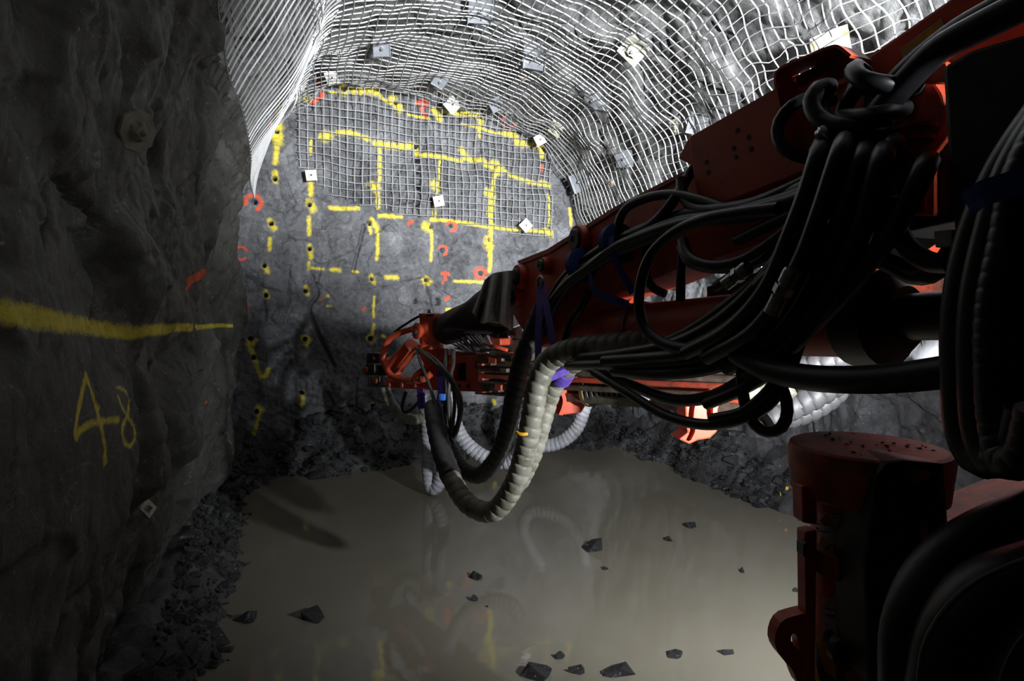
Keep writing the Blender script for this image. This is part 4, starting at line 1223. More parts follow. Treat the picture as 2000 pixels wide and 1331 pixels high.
def jplate(name, poly, d, th, m, parent=jack, rnd=4, bevel=0.004, label=None):
    pts = rounded(poly, rnd) if rnd else poly
    mb = MB(); prism(mb, [W(x, y, d) for x, y in pts], FWD * th)
    return part(name, mb, M[m], parent, bevel, label)
jplate('side_flange', [(1566, 950), (1596, 950), (1596, 1026), (1568, 1022)], JD - 0.06, 0.06, 'red')
jplate('side_rib', [(1572, 1040), (1596, 1036), (1592, 1345), (1566, 1345), (1574, 1200)], JD - 0.05, 0.05, 'red')
jplate('rib_bolt', [(1569, 1064), (1577, 1060), (1577, 1088), (1569, 1088)], JD - 0.07, 0.04, 'black_steel', rnd=2, bevel=0.001)
# lifting ear with a slotted eye
mb = MB()
out_ = catm([(1590, 1195), (1555, 1203), (1530, 1212), (1516, 1235), (1514, 1262), (1526, 1285), (1548, 1310), (1565, 1345), (1592, 1345)], 6)
hole = [(1546, 1238), (1555, 1240), (1562, 1258), (1563, 1272), (1553, 1266), (1545, 1252)]
# ring between outline and eye, built as two loops joined
no = 28
def resample(pts, n):
    P = np.array(pts + [pts[0]], float); s = np.concatenate([[0], np.cumsum(np.hypot(*(P[1:] - P[:-1]).T))])
    t = np.linspace(0, s[-1], n, endpoint=False)
    return list(zip(np.interp(t, s, P[:, 0]), np.interp(t, s, P[:, 1])))
ou = resample(out_, no); hc = np.mean(hole, 0)
inn = []
hs = resample(hole, 60)
for (x, y) in ou:
    ang = math.atan2(y - hc[1], x - hc[0])
    inn.append(min(hs, key=lambda q: abs((math.atan2(q[1] - hc[1], q[0] - hc[0]) - ang + math.pi) % (2 * math.pi) - math.pi)))
vs = [W(x, y, JD - .04) for x, y in ou] + [W(x, y, JD - .04) for x, y in inn]; vs += [v + FWD * .05 for v in vs[:]]
fs = []
for k in range(no):
    k2 = (k + 1) % no
    fs += [(k, k2, no + k2, no + k), (2 * no + k, 3 * no + k, 3 * no + k2, 2 * no + k2), (k, 2 * no + k, 2 * no + k2, k2), (no + k, no + k2, 3 * no + k2, 3 * no + k)]
mb.add(vs, fs); part('lifting_ear', mb, M['red'], jack)
def cyl_patch(name, x0, x1, y0, y1, r, m, parent, label=None, nx_=8):
    mb = MB(); vs = []
    for rr in (r, r - .002):
        for i in range(nx_ + 1):
            x = x0 + (x1 - x0) * i / nx_
            for y in (y0, y1): vs.append(on_cyl(x, y, rr))
    n = 2 * (nx_ + 1); fs = []
    for i in range(nx_):
        a0 = 2 * i
        fs += [(a0, a0 + 1, a0 + 3, a0 + 2), (n + a0, n + a0 + 2, n + a0 + 3, n + a0 + 1), (a0, a0 + 2, n + a0 + 2, n + a0), (a0 + 1, n + a0 + 1, n + a0 + 3, a0 + 3)]
    fs += [(0, n, n + 1, 1), (2 * nx_, 2 * nx_ + 1, n + 2 * nx_ + 1, n + 2 * nx_)]
    mb.add(vs, fs, True)
    return part(name, mb, M[m], parent, 0, label)
def cyl_poly(name, poly, r, m, parent):
    mb = MB(); a = [on_cyl(x, y, r) for x, y in poly]; n = len(a)
    c = Vector((JX, JY, 0))
    b = [p - (p - Vector((JX, JY, p.z))).normalized() * .002 for p in a]
    mb.add(a + b, [tuple(range(n)), tuple(range(2 * n - 1, n - 1, -1))] + [(i, n + i, n + (i + 1) % n, (i + 1) % n) for i in range(n)])
    return part(name, mb, M[m], parent)
s1 = cyl_patch('warning_label', 1598, 1646, 1002, 1092, RJ + .003, 'sticker', jack, 'scuffed white warning label with yellow triangle and blue ring')
cyl_poly('warning_triangle', [(1591 + 3, 1076), (1604, 1050), (1614, 1082)], RJ + .0055, 'sticker_yellow', s1)
cyl_poly('warning_triangle', [(1600, 1054), (1606, 1046), (1616, 1070), (1609, 1072)], RJ + .0065, 'sticker_yellow', s1)
mb = MB()
tube(mb, [on_cyl(1626 + 11 * math.cos(a_), 1076 + 11 * math.sin(a_), RJ + .005) for a_ in np.linspace(0, 6.28, 26)], 0.0022, 6, True, False); part('mandatory_ring', mb, M['ink_blue'], s1)
cyl_poly('torn_patch', [(1606, 1012), (1614, 1004), (1624, 1018), (1630, 1030), (1610, 1028), (1600, 1018)], RJ + .005, 'red_dirty', s1)
mb = MB()
for k, (x, y, w) in enumerate([(1624, 1003, 16), (1627, 1011, 8), (1590 + 2, 1022, 12), (1594, 1031, 40), (1596, 1036, 26), (1630, 1027, 10)]):
    a_, b_, c_, d_ = [on_cyl(*q, RJ + .0055) for q in ((x, y), (x + w, y + w * .12), (x + w, y + w * .12 + 2.4), (x, y + 2.4))]
    mb.add([a_, b_, c_, d_], [(0, 1, 2, 3)])
part('label_print', mb, M['ink'], s1, kind='stuff')
s2 = cyl_patch('prohibition_label', 1606, 1642, 1168, 1258, RJ + .003, 'sticker', jack, 'worn pale label with a black prohibition sign')
mb = MB(); tube(mb, [on_cyl(1619 + 10 * math.cos(a_), 1242 + 11 * math.sin(a_), RJ + .005) for a_ in np.linspace(0, 6.28, 26)], 0.0018, 6, True, False)
tube(mb, [on_cyl(1612, 1234, RJ + .005), on_cyl(1626, 1250, RJ + .005)], .0015, 6); part('prohibition_sign', mb, M['ink'], s2)
cyl_poly('sign_figure', [(1616, 1236), (1621, 1235), (1622, 1249), (1617, 1250)], RJ + .005, 'ink', s2)
mb = MB()
for (x, y, w) in [(1610, 1187, 24), (1612, 1199, 20), (1616, 1203, 16)]:
    mb.add([on_cyl(*q, RJ + .0055) for q in ((x, y), (x + w, y + 5), (x + w, y + 7.4), (x, y + 2.4))], [(0, 1, 2, 3)])
part('label_print', mb, M['ink'], s2, kind='stuff')
hz = cyl_patch('hazard_band', 1594, 1650, 1256, 1345, RJ + .003, 'ink', jack, 'black and yellow hazard striped band')
cyl_poly('hazard_stripe', [(1596, 1246), (1604, 1246), (1622, 1275), (1634, 1302), (1634, 1331), (1612, 1312), (1600, 1280)], RJ + .006, 'sticker_yellow', hz)
cyl_poly('hazard_stripe', [(1594, 1296), (1598, 1318), (1604, 1345), (1593, 1345)], RJ + .006, 'sticker_yellow', hz)
mb = MB(); lathe(mb, on_cyl(1652, 1275, RJ) + FWD * .02, -FWD, [(0, .045), (.03, .045), (.035, .036), (.03, .03)], 26); part('port_plug', mb, M['black_steel'], jack)
jplate('hose_cover', [(1712, 930), (1730, 905), (1770, 898), (1846, 905), (1852, 1000), (1858, 1100), (1868, 1160), (1860, 1345), (1700, 1345), (1690, 1100)], JD - .22, .16, 'black_steel', rnd=10, bevel=.012)
jplate('cover_latch', [(1804, 1020), (1812, 1018), (1814, 1078), (1804, 1080)], JD - .235, .02, 'red_dirty', rnd=2, bevel=.002)  # orange glint on the cover put in as a coloured strip
jplate('cover_latch', [(1793, 1100), (1800, 1092), (1812, 1090), (1812, 1104), (1802, 1107)], JD - .235, .02, 'red_dirty', rnd=2, bevel=.002)  # lower piece of the glint, also a coloured strip
jplate('base_frame', [(1740, 1230), (1840, 1120), (2100, 1060), (2100, 1420), (1700, 1420)], 1.62, .4, 'black_steel', rnd=10, bevel=.012)  # black block added to keep the lower right corner dark
arm = root('jack_arm', W(1930, 1060, 2.3), 'dusty red beam slanting behind the jack at the lower right edge', 'beam')
jplate('beam', [(1838, 1048), (2090, 945), (2090, 1070), (1862, 1100)], 1.80, .22, 'red_dirty', arm, 0, .01)
jplate('beam_lug', [(1852, 1030), (1862, 1024), (1866, 1034), (1856, 1040)], 1.76, .06, 'black_steel', arm, 2, .002)

# ------------------------------------------------------------------ hoses
def ribs(pitch, amp, spiral=True, sharp=2.0):
    def f(s, th):
        x = (s / pitch + (th / (2 * math.pi) if spiral else 0)) % 1.0
        return 1.0 - amp * (math.exp(-(x / 0.10) ** 2) + math.exp(-((1 - x) / 0.16) ** 2)) - 0.35 * amp * (x - 0.5)
    return f
def P3(q, mode):
    if mode == 'b': return B(q[0], q[1], q[2])
    if mode == 'f': return FD(q[0], q[1], q[2])
    return W(*q)
def hose(label, pts, r, m='rubber', mode='b', rib=None, group='black hydraulic hoses along the boom', name='hydraulic_hose', sides=10, step=0.03, clamp=None):
    path = smooth_path([P3(q, mode) for q in pts], step)
    path = even(path, rib[0] / 7 if rib else step)
    mb = MB()
    tube(mb, path, r, sides, True, True, ribs(*rib) if rib else None)
    return thing(name, mb, M[m], label, 'hose', group)

G = 'spiral wrapped hoses on the feed'
hA = hose('thick dirty grey spiral-wrapped hose hanging in a deep U in front of the water', [(1275, 668, 3.25), (1190, 676, 3.45), (1120, 684, 3.65), (1072, 706, 3.8), (1050, 752, 3.85), (1040, 812, 3.9), (1026, 880, 4.0), (1003, 950, 4.1), (962, 1000, 4.25), (918, 988, 4.4), (884, 940, 4.6), (864, 885, 4.85), (852, 835, 5.1), (846, 796, 5.4)], 0.077, 'spiral_grey', 'd', (0.075, 0.10), G, 'spiral_hose', 18)
mb = MB(); pth = smooth_path([W(*q) for q in [(881, 932, 4.62), (864, 885, 4.85), (852, 835, 5.1), (846, 796, 5.4)]], 0.02)
tube(mb, pth, 0.084, 16, True, True, lambda s, th: 1 + .03 * math.sin(s * 60 + 2 * th)); o = part('sleeve', mb, M['spiral_black'], hA, label='black protective sleeve on the hose')
mb = MB(); tube(mb, smooth_path([W(1009, 845, 3.84), W(1014, 848, 3.825), W(1022, 849, 3.82), W(1030, 848, 3.83)], .01), .012, 8); part('tape_band', mb, M['yellow_tape'], hA, label='yellow tape marker')
hose('second grey spiral-wrapped hose bending down close behind the thick U-shaped one', [(1330, 640, 3.15), (1240, 660, 3.45), (1160, 690, 3.8), (1105, 722, 4.05), (1076, 770, 4.2), (1058, 830, 4.25), (1040, 890, 4.3), (1014, 945, 4.38)], 0.070, 'spiral_grey', 'd', (0.075, 0.10), G, 'spiral_hose', 18)
hose('black spiral-wrapped hose hanging in a shallower loop left of the thick grey hose', [(1060, 600, 4.3), (1040, 650, 4.35), (1020, 700, 4.4), (1004, 770, 4.5), (990, 840, 4.6), (970, 895, 4.7), (938, 928, 4.8), (904, 916, 5.0), (880, 880, 5.2), (868, 840, 5.4), (862, 800, 5.6)], 0.070, 'spiral_black', 'd', (0.07, 0.08), G, 'spiral_hose', 16)
hose('white ribbed hose running down behind the dark loop under the swivel head', [(872, 770, 6.0), (884, 815, 5.95), (905, 860, 5.9), (940, 890, 5.85), (975, 902, 5.8), (1000, 900, 5.75), (1018, 880, 5.7)], 0.075, 'spiral_white', 'd', (0.05, 0.10), G, 'spiral_hose', 14)
hose('bright white ribbed hose looping below the orange tail bracket', [(1150, 770, 7.5), (1141, 800, 7.5), (1126, 838, 7.55), (1095, 864, 7.6), (1060, 872, 7.65), (1036, 866, 7.7), (1022, 840, 7.7), (1034, 800, 7.7), (1062, 760, 7.6)], 0.085, 'spiral_white', 'd', (0.06, 0.10), G, 'spiral_hose', 14)
hose('pale grey ribbed hose hanging in a narrow loop down to the water at left', [(826, 768, 6.75), (832, 800, 6.8), (836, 860, 6.9), (837, 925, 6.95), (844, 955, 6.95), (856, 948, 6.9), (864, 915, 6.85), (862, 870, 6.8), (856, 830, 6.75)], 0.078, 'spiral_white', 'd', (0.06, 0.10), G, 'spiral_hose', 14)
hose('short dark hose with a pale ribbed stretch curling off the left end of the feed', [(752, 758, 7.0), (762, 785, 6.95), (780, 808, 6.9), (805, 820, 6.85), (830, 812, 6.8), (842, 790, 6.75)], 0.062, 'spiral_grey', 'd', (0.06, 0.08), G, 'spiral_hose', 14)
hose('thin black hose in a small loop below the left end of the feed', [(793, 765, 6.7), (786, 795, 6.7), (790, 806, 6.7), (802, 802, 6.7), (830, 770, 6.7)], 0.02, 'rubber', 'd', None, G)
thin = [
 [(815, 684, .2), (820, 705, .3), (832, 735, .4), (846, 775, .5), (856, 810, .55), (870, 840, .5), (880, 858, .4)],
 [(816, 682, .2), (835, 698, .35), (860, 720, .45), (880, 745, .5), (893, 775, .5), (897, 805, .5), (890, 840, .45), (882, 858, .4)],
 [(820, 682, .22), (845, 705, .4), (872, 730, .5), (884, 752, .5), (888, 790, .5), (884, 830, .5), (880, 860, .4)],
 [(870, 684, .15), (872, 720, .3), (872, 760, .4), (874, 800, .4), (878, 858, .4)],
 [(873, 684, .15), (868, 720, .3), (870, 770, .4), (868, 810, .4), (874, 858, .4)],
 [(882, 684, .15), (886, 710, .25), (880, 735, .35), (876, 770, .4), (878, 820, .45), (884, 856, .4)],
 [(887, 684, .15), (884, 720, .25), (874, 745, .35), (880, 790, .4), (886, 830, .45), (888, 856, .4)],
 [(830, 688, .22), (850, 702, .36), (868, 722, .5), (890, 752, .52), (902, 790, .52), (896, 830, .5), (886, 862, .4)]]
for k, t_ in enumerate(thin):
    hose('thin dusty grey hose in the bunch hanging from the swivel head', t_, 0.016, 'rubber_grey', 'f', None, 'thin hoses hanging from the swivel head', sides=8)
hose('black hose stretched from the swivel top down to the guard hoop', [(846, 615, .1), (820, 618, .12), (795, 632, .14), (770, 650, .16), (755, 668, .2)], 0.014, 'rubber', 'f', None, 'thin black hoses at the swivel head', sides=8)
for k, (x, y) in enumerate([(866, 775), (1266, 0)]):
    if k == 0:
        mb = MB(); box(mb, FD(864, 776, .45), RGT * .03, FWD * .02, UPV * .03); thing('strap_clip', mb, M['blue_clip'], 'bright blue plastic clip on the hose bunch below the swivel', 'clip', None, 0.006)
# right-hand white hoses behind the black ones
G2 = 'white ribbed hoses behind the black hoses at right'
hose('upper white ribbed hose passing behind the black hose at right', [(1450, 770, 4.6), (1500, 750, 4.5), (1560, 725, 4.4), (1625, 705, 4.3), (1720, 690, 4.2), (1790, 672, 4.1)], 0.085, 'spiral_pale', 'd', (0.085, 0.12), G2, 'spiral_hose', 16)
hose('middle white ribbed hose below the thick black hose at right', [(1500, 822, 4.4), (1540, 800, 4.4), (1590, 775, 4.35), (1640, 745, 4.3), (1700, 715, 4.2)], 0.095, 'spiral_pale', 'd', (0.085, 0.12), G2, 'spiral_hose', 16)
hose('lowest white ribbed hose of the pair swinging up at right', [(1480, 830, 4.55), (1530, 822, 4.5), (1580, 806, 4.45), (1625, 778, 4.4), (1655, 740, 4.35), (1675, 705, 4.3)], 0.075, 'spiral_pale', 'd', (0.075, 0.12), G2, 'spiral_hose', 16)
hose('short thick white ribbed hose beside the piston rod at the right', [(1770, 660, 3.0), (1800, 674, 2.95), (1840, 678, 2.9), (1900, 672, 2.85)], 0.085, 'spiral_pale', 'd', (0.075, 0.10), G2, 'spiral_hose', 16)
hose('grey ribbed sleeve end inside the small black hose ring', [(1455, 760, 4.2), (1480, 770, 4.2), (1510, 765, 4.15), (1540, 748, 4.1)], 0.10, 'spiral_grey', 'd', (0.09, 0.12), G2, 'spiral_hose', 16)

# bundle strapped along the boom
G3 = 'hoses strapped in a bundle along the boom'
def bundle(pts, spread, r):
    return pts
bund = [(1062, 640), (1075, 590), (1105, 545), (1150, 512), (1200, 478), (1260, 452), (1320, 430), (1380, 420), (1450, 408), (1540, 385), (1630, 345)]
offs = [(0, -9, .05), (4, 3, .09), (-3, 12, .06), (6, 16, .10), (2, -2, .03), (0, 8, .12)]
for k, (dx, dy, o) in enumerate(offs):
    w = 0.55 + 0.15 * k
    pts = [(x + dx + 1.5 * math.sin(i * 1.1 + k), y + dy * (0.9 if i < 6 else 0.8) + 2 * math.sin(i * 1.7 + 2 * k), o + 0.012 * i) for i, (x, y) in enumerate(bund)] + [(1690, 300 + 8 * k, -.06)]
    hose('black hose in the strapped bundle running up along the boom', pts, 0.026 - 0.001 * (k % 3), 'rubber', 'b', None, G3)
hose('black hose arching over the boom top edge above the bundle', [(1213, 478, .10), (1208, 440, .12), (1222, 408, .14), (1260, 388, .14), (1310, 380, .13), (1370, 392, .12), (1440, 412, .12), (1520, 400, .12), (1610, 370, -.05)], 0.024)
hose('black hose crossing from the boom top to the guard plate corner', [(1225, 460, .14), (1270, 440, .14), (1310, 400, .15), (1335, 360, .08), (1350, 335, .03), (1385, 300, .015)], 0.026)
hose('black hose curving under the guard plate', [(1330, 350, .10), (1335, 385, .12), (1352, 405, .13), (1400, 410, .14), (1460, 400, .15), (1540, 370, .16), (1620, 330, .12), (1650, 310, -.05)], 0.024)
hose('large round black hose loop standing out in front of the boom', [(1520, 408, .30), (1450, 416, .32), (1380, 428, .33), (1315, 456, .34), (1270, 500, .35), (1252, 550, .35), (1248, 600, .35), (1260, 642, .35), (1290, 668, .35), (1340, 682, .35), (1400, 682, .35), (1460, 662, .33), (1520, 620, .3), (1580, 540, .28), (1640, 430, .2), (1660, 410, -.05)], 0.024)
hose('black hose drooping in a flat loop across the middle of the boom', [(1334, 470, .22), (1340, 495, .24), (1360, 512, .25), (1400, 520, .25), (1450, 510, .24), (1500, 480, .22), (1560, 430, .2), (1620, 360, .15), (1650, 340, -.05)], 0.024)
hose('lower black hose drooping below the flat loop', [(1330, 480, .18), (1345, 512, .2), (1375, 522, .2), (1430, 524, .2), (1480, 512, .2), (1530, 480, .2), (1600, 400, .15), (1640, 380, -.05)], 0.022)
hose('straight black hose hanging down over the lift cylinder', [(1332, 500, .12), (1330, 540, .13), (1329, 588, .12)], 0.022)
hose('black hose crossing behind the large loop', [(1270, 455, .08), (1262, 490, .1), (1262, 530, .1), (1272, 560, .08), (1300, 575, .04)], 0.022)
hose('black hose dropping past the sling beside the boom tip', [(1150, 570, .06), (1135, 600, .08), (1115, 630, .1), (1105, 662, .12), (1098, 690, .12)], 0.026)
# hoses that run from upper right down under the boom
G4 = 'loose black hoses sweeping down under the boom'
random.seed(3)
sweeps = [
 ([(1180, 705, .3), (1260, 700, .3), (1340, 690, .32), (1420, 650, .32), (1490, 590, .32), (1550, 500, .32), (1600, 400, .3), (1640, 300, .28)], .028),
 ([(1110, 715, .2), (1200, 712, .25), (1300, 708, .28), (1400, 690, .28), (1480, 640, .28), (1540, 560, .28), (1590, 460, .28), (1625, 350, .26)], .030),
 ([(1120, 700, .15), (1220, 690, .2), (1320, 670, .22), (1400, 630, .24), (1470, 570, .25), (1540, 480, .25), (1590, 380, .24)], .030),
 ([(1200, 725, .25), (1300, 730, .28), (1400, 715, .28), (1490, 670, .26), (1560, 590, .25), (1610, 490, .25), (1650, 380, .25)], .030),
 ([(1160, 728, .32), (1230, 770, .32), (1300, 812, .32), (1380, 830, .32), (1450, 818, .32), (1500, 790, .3), (1535, 740, .3), (1560, 670, .3), (1600, 560, .3)], .023),
 ([(1140, 716, .2), (1230, 752, .2), (1320, 782, .22), (1390, 775, .22), (1450, 745, .24), (1510, 700, .25), (1570, 620, .26), (1620, 520, .26)], .028),
 ([(1300, 700, .1), (1380, 660, .12), (1450, 600, .14), (1510, 540, .15), (1560, 470, .16), (1600, 390, .16)], .026),
 ([(1340, 690, .36), (1430, 640, .38), (1500, 560, .4), (1540, 470, .4), (1575, 380, .38), (1600, 300, .34)], .030),
 ([(1380, 700, .36), (1480, 640, .4), (1560, 520, .42), (1600, 420, .42), (1640, 300, .4)], .028),
 ([(1420, 720, .3), (1520, 660, .34), (1590, 560, .36), (1640, 440, .38), (1680, 320, .38)], .030),
 ([(1460, 740, .3), (1560, 660, .34), (1640, 540, .36), (1690, 430, .38), (1720, 320, .38)], .032),
 ([(1500, 700, .1), (1580, 620, .15), (1650, 520, .2), (1700, 400, .25), (1740, 300, .3)], .032),
 ([(1240, 690, .1), (1340, 650, .1), (1430, 590, .12), (1500, 530, .14), (1560, 450, .16), (1610, 360, .2)], .028),
 ([(1560, 660, .3), (1620, 600, .32), (1690, 520, .34), (1750, 440, .36), (1800, 340, .36)], .03),
 ([(1400, 560, .1), (1460, 520, .15), (1530, 470, .2), (1600, 430, .22), (1680, 380, .24)], .024),
 ([(1440, 470, .15), (1500, 440, .18), (1580, 400, .22), (1660, 340, .26)], .024),
 ([(1480, 560, .28), (1540, 500, .3), (1610, 450, .3), (1690, 400, .3)], .024),
 ([(1380, 790, .3), (1450, 760, .3), (1510, 720, .3), (1555, 640, .3), (1585, 560, .3)], .024),
]
for k, (pts, r) in enumerate(sweeps):
    if k == 4:
        hose('lowest black hose hanging in a long sag under the boom', pts, r, 'rubber', 'b', None, G4)
    else:
        pts = pts + [(pts[-1][0] + 10, pts[-1][1] - 22, -0.06)] if k != 4 else pts
        hose('black hose in the dense tangle sweeping down under the boom', pts, r, 'rubber', 'b', None, G4)
hose('small black hose ring dangling below the tangle', [(1448, 700, .3), (1450, 760, .3), (1458, 800, .3), (1478, 835, .3), (1505, 846, .3), (1530, 832, .3), (1538, 800, .3), (1530, 765, .3), (1508, 735, .3), (1470, 722, .3)], 0.021)
hose('black hose cutting across the small dangling ring', [(1390, 818, .33), (1450, 805, .33), (1490, 775, .33), (1515, 745, .33), (1545, 690, .33)], 0.020)
hose('thick black hose running level to the right edge under the lift cylinder', [(1440, 690, .34), (1500, 722, .36), (1580, 738, .38), (1660, 742, .4), (1760, 738, .42), (1900, 720, .44)], 0.042)
hose('black hose looping round the outer beam above the lift cylinder end', [(1700, 500, .2), (1750, 520, .22), (1790, 540, .24), (1830, 530, .26), (1860, 490, .2), (1880, 460, .0)], 0.028)
hose('second black hose looping above the lift cylinder end', [(1740, 420, .25), (1770, 480, .26), (1810, 510, .28), (1850, 515, .3), (1890, 470, .2), (1900, 450, .0)], 0.028)
# hoses turning in the guard box
G5 = 'black hoses turning inside the guard box'
hose('black hose bowed out left of the guard box over the guard plate', [(1585, 190, .14), (1550, 205, .17), (1525, 232, .19), (1518, 262, .2), (1532, 290, .2), (1560, 304, .18), (1600, 310, .1), (1640, 300, -.05)], 0.024, group=G5)
hose('black hose with the widest bend inside the guard box', [(1622, 170, .16), (1600, 172, .22), (1585, 195, .26), (1590, 220, .27), (1615, 240, .27), (1665, 252, .25), (1720, 258, .2), (1760, 262, -.05)], 0.028, group=G5)
hose('black hose tucked inside the widest bend', [(1626, 194, .14), (1606, 200, .18), (1604, 222, .2), (1625, 250, .2), (1680, 270, .15), (1720, 275, -.05)], 0.024, group=G5)
hose('black hose folding back over the top of the guard box', [(1700, 175, .14), (1690, 150, .18), (1672, 132, .2), (1668, 140, .24), (1690, 158, .27), (1730, 166, .24), (1790, 170, .1), (1815, 175, -.05)], 0.028, group=G5)
hose('short black hose standing up in the middle of the guard box', [(1672, 165, .14), (1668, 180, .18), (1650, 208, .2), (1646, 222, .2), (1670, 228, .22), (1720, 222, .24), (1760, 214, .15), (1785, 212, -.05)], 0.026, group=G5)
hose('black hose rising along the outer beam to the upper right corner', [(1700, 240, .2), (1760, 170, .2), (1830, 100, .2), (1900, 60, .2), (2040, -10, .2)], 0.04, group=G5)
hose('upper black hose lying along the outer beam', [(1720, 190, .1), (1790, 120, .12), (1870, 60, .14), (1960, 10, .15), (2060, -50, .15)], 0.035, group=G5)
hose('black hose with a metal crimp below the guard box', [(1630, 262, .24), (1606, 280, .26), (1592, 300, .26), (1598, 340, .24), (1620, 400, .24), (1640, 470, .22)], 0.024, group=G5)
# fittings on hoses
def fitting(label, p, q, off, r):
    a, b_ = B(*p, off), B(*q, off); ax = b_ - a; L = ax.length
    ro = root('hose_coupling', (a + b_) / 2, label, 'coupling', 'steel hose couplings')
    mb = MB(); lathe(mb, a, ax, [(0, r), (L * .4, r), (L * .41, r * .8), (L * .45, r * .8)], 14); part('ferrule', mb, M['chrome'], ro)
    mb = MB(); lathe(mb, a + ax * .45, ax, [(0, r * 1.15), (L * .18, r * 1.15)], 6, False); part('hex_nut', mb, M['chrome'], ro)
    mb = MB(); lathe(mb, a + ax * .63, ax, [(0, r * .8), (L * .05, r * .8), (L * .06, r * 1.05), (L * .3, r * 1.05), (L * .37, r * .9)], 14); part('ferrule', mb, M['chrome'], ro)
fitting('steel hose coupling in the middle of the tangle', (1418, 555), (1462, 522), .38, .026)
fitting('steel hose coupling hanging lower right of the first one', (1508, 612), (1550, 526), .46, .027)
fitting('small steel coupling end below the guard box', (1603, 268), (1616, 258), .30, .026)
# hose bundle hanging at the right edge
G6 = 'thick black hoses hanging at the right edge'
for k, (dx, o, lab) in enumerate([(0, .52, 'leftmost thick black hose hanging at the right edge'), (34, .56, 'thick black hose next to the leftmost at the right edge'), (70, .60, 'thick black hose with a dusty edge at the right edge'), (104, .58, 'outermost thick black hose at the right edge')]):
    hose(lab, [(2060 + dx * .3, 180, o - .1), (1960 + dx * .6, 330, o), (1900 + dx, 470, o), (1874 + dx, 600, o), (1872 + dx, 740, o), (1882 + dx, 850, o), (1912 + dx * .8, 905, o + .02), (1952 + dx * .7, 890, o + .04), (1985 + dx * .6, 800, o + .06)], .035, 'rubber', 'b', (0.03, 0.05, False) if k == 2 else None, G6, sides=12)
hose('thick black hose curving past the jack at the lower right corner', [(1770, 1345, 1.3), (1775, 1230, 1.3), (1815, 1130, 1.32), (1890, 1060, 1.34), (2060, 985, 1.36)], .055, 'rubber', 'd', None, 'hoses at the lower right corner', sides=14)
hose('wide black hose at the bottom right corner', [(1850, 1360, 1.2), (1870, 1260, 1.2), (1930, 1170, 1.2), (2060, 1120, 1.2)], .075, 'rubber', 'd', None, 'hoses at the lower right corner', sides=14)
hose('thin dusty cable over the hoses at the lower right corner', [(1795, 1345, 1.12), (1806, 1262, 1.12), (1840, 1200, 1.12), (1900, 1140, 1.12), (2040, 1080, 1.12)], .006, 'rubber_grey', 'd', None, 'hoses at the lower right corner', sides=8)

# ------------------------------------------------------------------ straps and sling
def webbing(name, pts, w, m, label, cat='strap', mode='b', th=.004, group=None, wdir=None):
    path = smooth_path([P3(q, mode) for q in pts], .02)
    E = wdir if wdir is not None else None
    mb = MB()
    vs, n = [], len(path)
    for i in range(n):
        t = (path[min(i + 1, n - 1)] - path[max(i - 1, 0)]).normalized()
        s_ = t.cross(NB).normalized() * (w / 2)
        vs += [path[i] - s_, path[i] + s_, path[i] + s_ - NB * th, path[i] - s_ - NB * th]
    fs = [(3, 2, 1, 0), tuple(4 * (n - 1) + k for k in range(4))]
    for i in range(n - 1):
        for k in range(4): fs.append((4 * i + k, 4 * i + (k + 1) % 4, 4 * (i + 1) + (k + 1) % 4, 4 * (i + 1) + k))
    mb.add(vs, fs)
    return part(name, mb, M[m])
def ring_strap(c, ax, r, w, m, parent):
    mb = MB(); lathe(mb, c - Vector(ax).normalized() * w / 2, ax, [(0, r * .96), (.002, r), (w - .002, r), (w, r * .96)], 22); return part('strap_loop', mb, M[m], parent)
ax = B(1240, 458, .07) - B(1180, 490, .07)
s_ = tag(webbing('tie_strap', [(1196, 462, .17), (1194, 485, .18), (1204, 512, .15), (1222, 545, .12), (1236, 572, .1)], .05, 'blue_strap', ''), 'blue webbing tie with a long tail around the hose bundle at mid boom', 'strap', 'blue hose ties')
ring_strap(B(1207, 476, .075), ax, .115, .055, 'blue_strap', s_)
s_ = tag(webbing('tie_strap', [(1154, 535, .15), (1156, 555, .16), (1172, 576, .15), (1200, 586, .14), (1228, 596, .13)], .045, 'blue_strap', ''), 'blue webbing tie with a curled tail nearer the boom tip', 'strap', 'blue hose ties')
ring_strap(B(1136, 518, .075), B(1160, 505, .07) - B(1112, 540, .07), .105, .06, 'blue_strap', s_)
s_ = tag(webbing('tie_strap', [(1890, 400, .66), (1920, 378, .67), (1960, 366, .67), (2010, 350, .67)], .05, 'blue_strap', ''), 'blue strap round the thick hoses at the right edge', 'strap', 'blue hose ties')
sl = root('lifting_sling', B(1055, 620, .1), 'purple webbing sling hanging from a hook on the boom tip', 'sling')
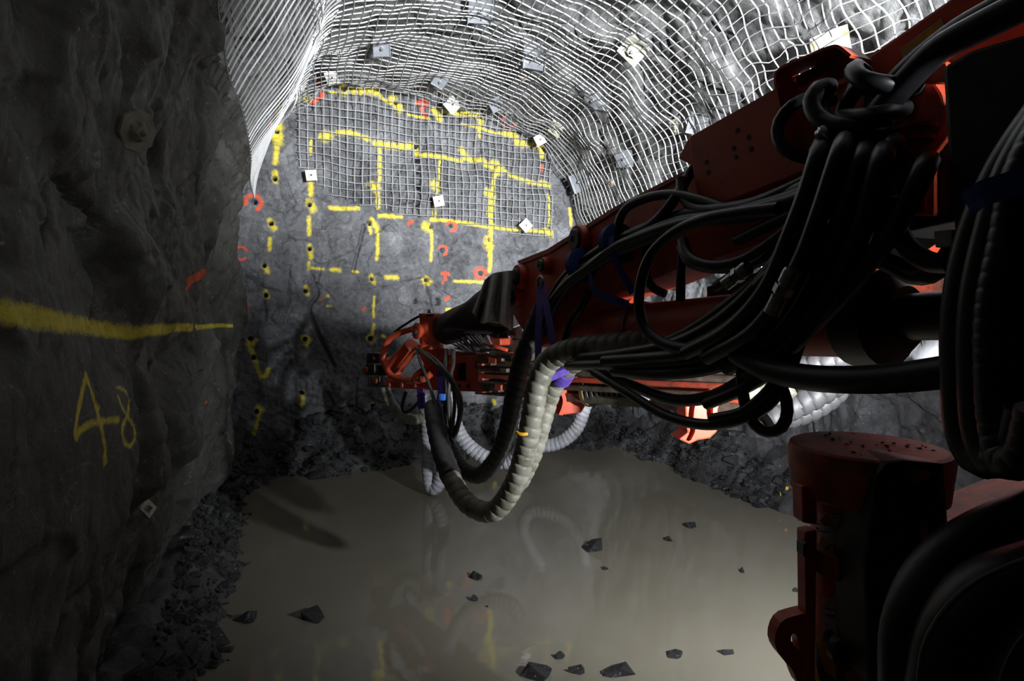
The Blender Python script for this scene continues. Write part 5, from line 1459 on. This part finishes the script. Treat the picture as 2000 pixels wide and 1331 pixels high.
for pts, w in (([(1056, 552, .12), (1054, 600, .16), (1052, 660, .18), (1052, 705, .18)], .10), ([(1058, 556, .13), (1068, 600, .17), (1076, 640, .19), (1082, 672, .2)], .09), ([(1082, 668, .2), (1072, 690, .2), (1056, 705, .2)], .05)):
    o = webbing('sling_web', pts, w, 'purple', ''); o.parent = sl; o.location = Vector(o.location) - wloc(sl)
mb = MB(); tube(mb, smooth_path([B(x, y, .14) for x, y in [(1050, 560), (1050, 546), (1056, 540), (1060, 548), (1058, 562)]], .01), .010, 8); part('hook', mb, M['chrome'], sl)
pk = root('purple_tie', W(1088, 738, 4.12), 'purple webbing wrapped round the bend of the grey hoses', 'strap')
mb = MB(); q0, q1 = W(1105, 722, 4.05), W(1076, 770, 4.2); dq = (q1 - q0).normalized(); lathe(mb, q0 + dq * .02, dq, [(0, .072), (.003, .079), (.085, .077), (.088, .072)], 22); part('strap_loop', mb, M['purple'], pk)
mb = MB(); tube(mb, smooth_path([W(1112, 720, 3.98), W(1085, 733, 3.92), W(1062, 742, 3.86)], .02), .03, 8); part('strap_tail', mb, M['purple'], pk)
mb = MB(); prism(mb, [FD(x, y, .3) for x, y in [(852, 724), (868, 722), (872, 765), (866, 800), (850, 800), (855, 765)]], NFEED * .015)
thing('hose_wrap', mb, M['purple'], 'purple webbing hanging among the thin hoses at the swivel head', 'strap')
mb = MB(); prism(mb, [FD(x, y, .05) for x, y in [(814, 760), (826, 760), (828, 798), (816, 800)]], NFEED * .02)
thing('hose_wrap', mb, M['purple'], 'purple webbing below the left part of the cradle beam', 'strap')

# yellow scraps by the right bank
for (x, y, sz, lab, seed) in [(1537, 962, 12, 'bright yellow scrap standing up at the edge of the right rubble bank', 1), (1524, 969, 8, 'pale yellow crumpled scrap lying beside the bright yellow one', 2)]:
    p = None
    loc, nrm, i_, d_ = bvh_floor.ray_cast(EYE, ray(x, y).normalized())
    p = loc if loc is not None else water_pt(x, y)[0]
    vs, fs = hull(12, 600 + seed, (.45, .3, 1), .3); s = sz / F * (p - EYE).dot(FWD) * .7
    mb = MB().add([p + Vector((v[0], v[1], v[2] + .6)) * s if False else p + Vector((v[0] * s, v[1] * s, v[2] * s + s * .7)) for v in vs], fs)
    thing('scrap', mb, M['yellow_tape'] if seed == 1 else M['plate_yellow'], lab, 'scrap', 'yellow scraps by the bank')
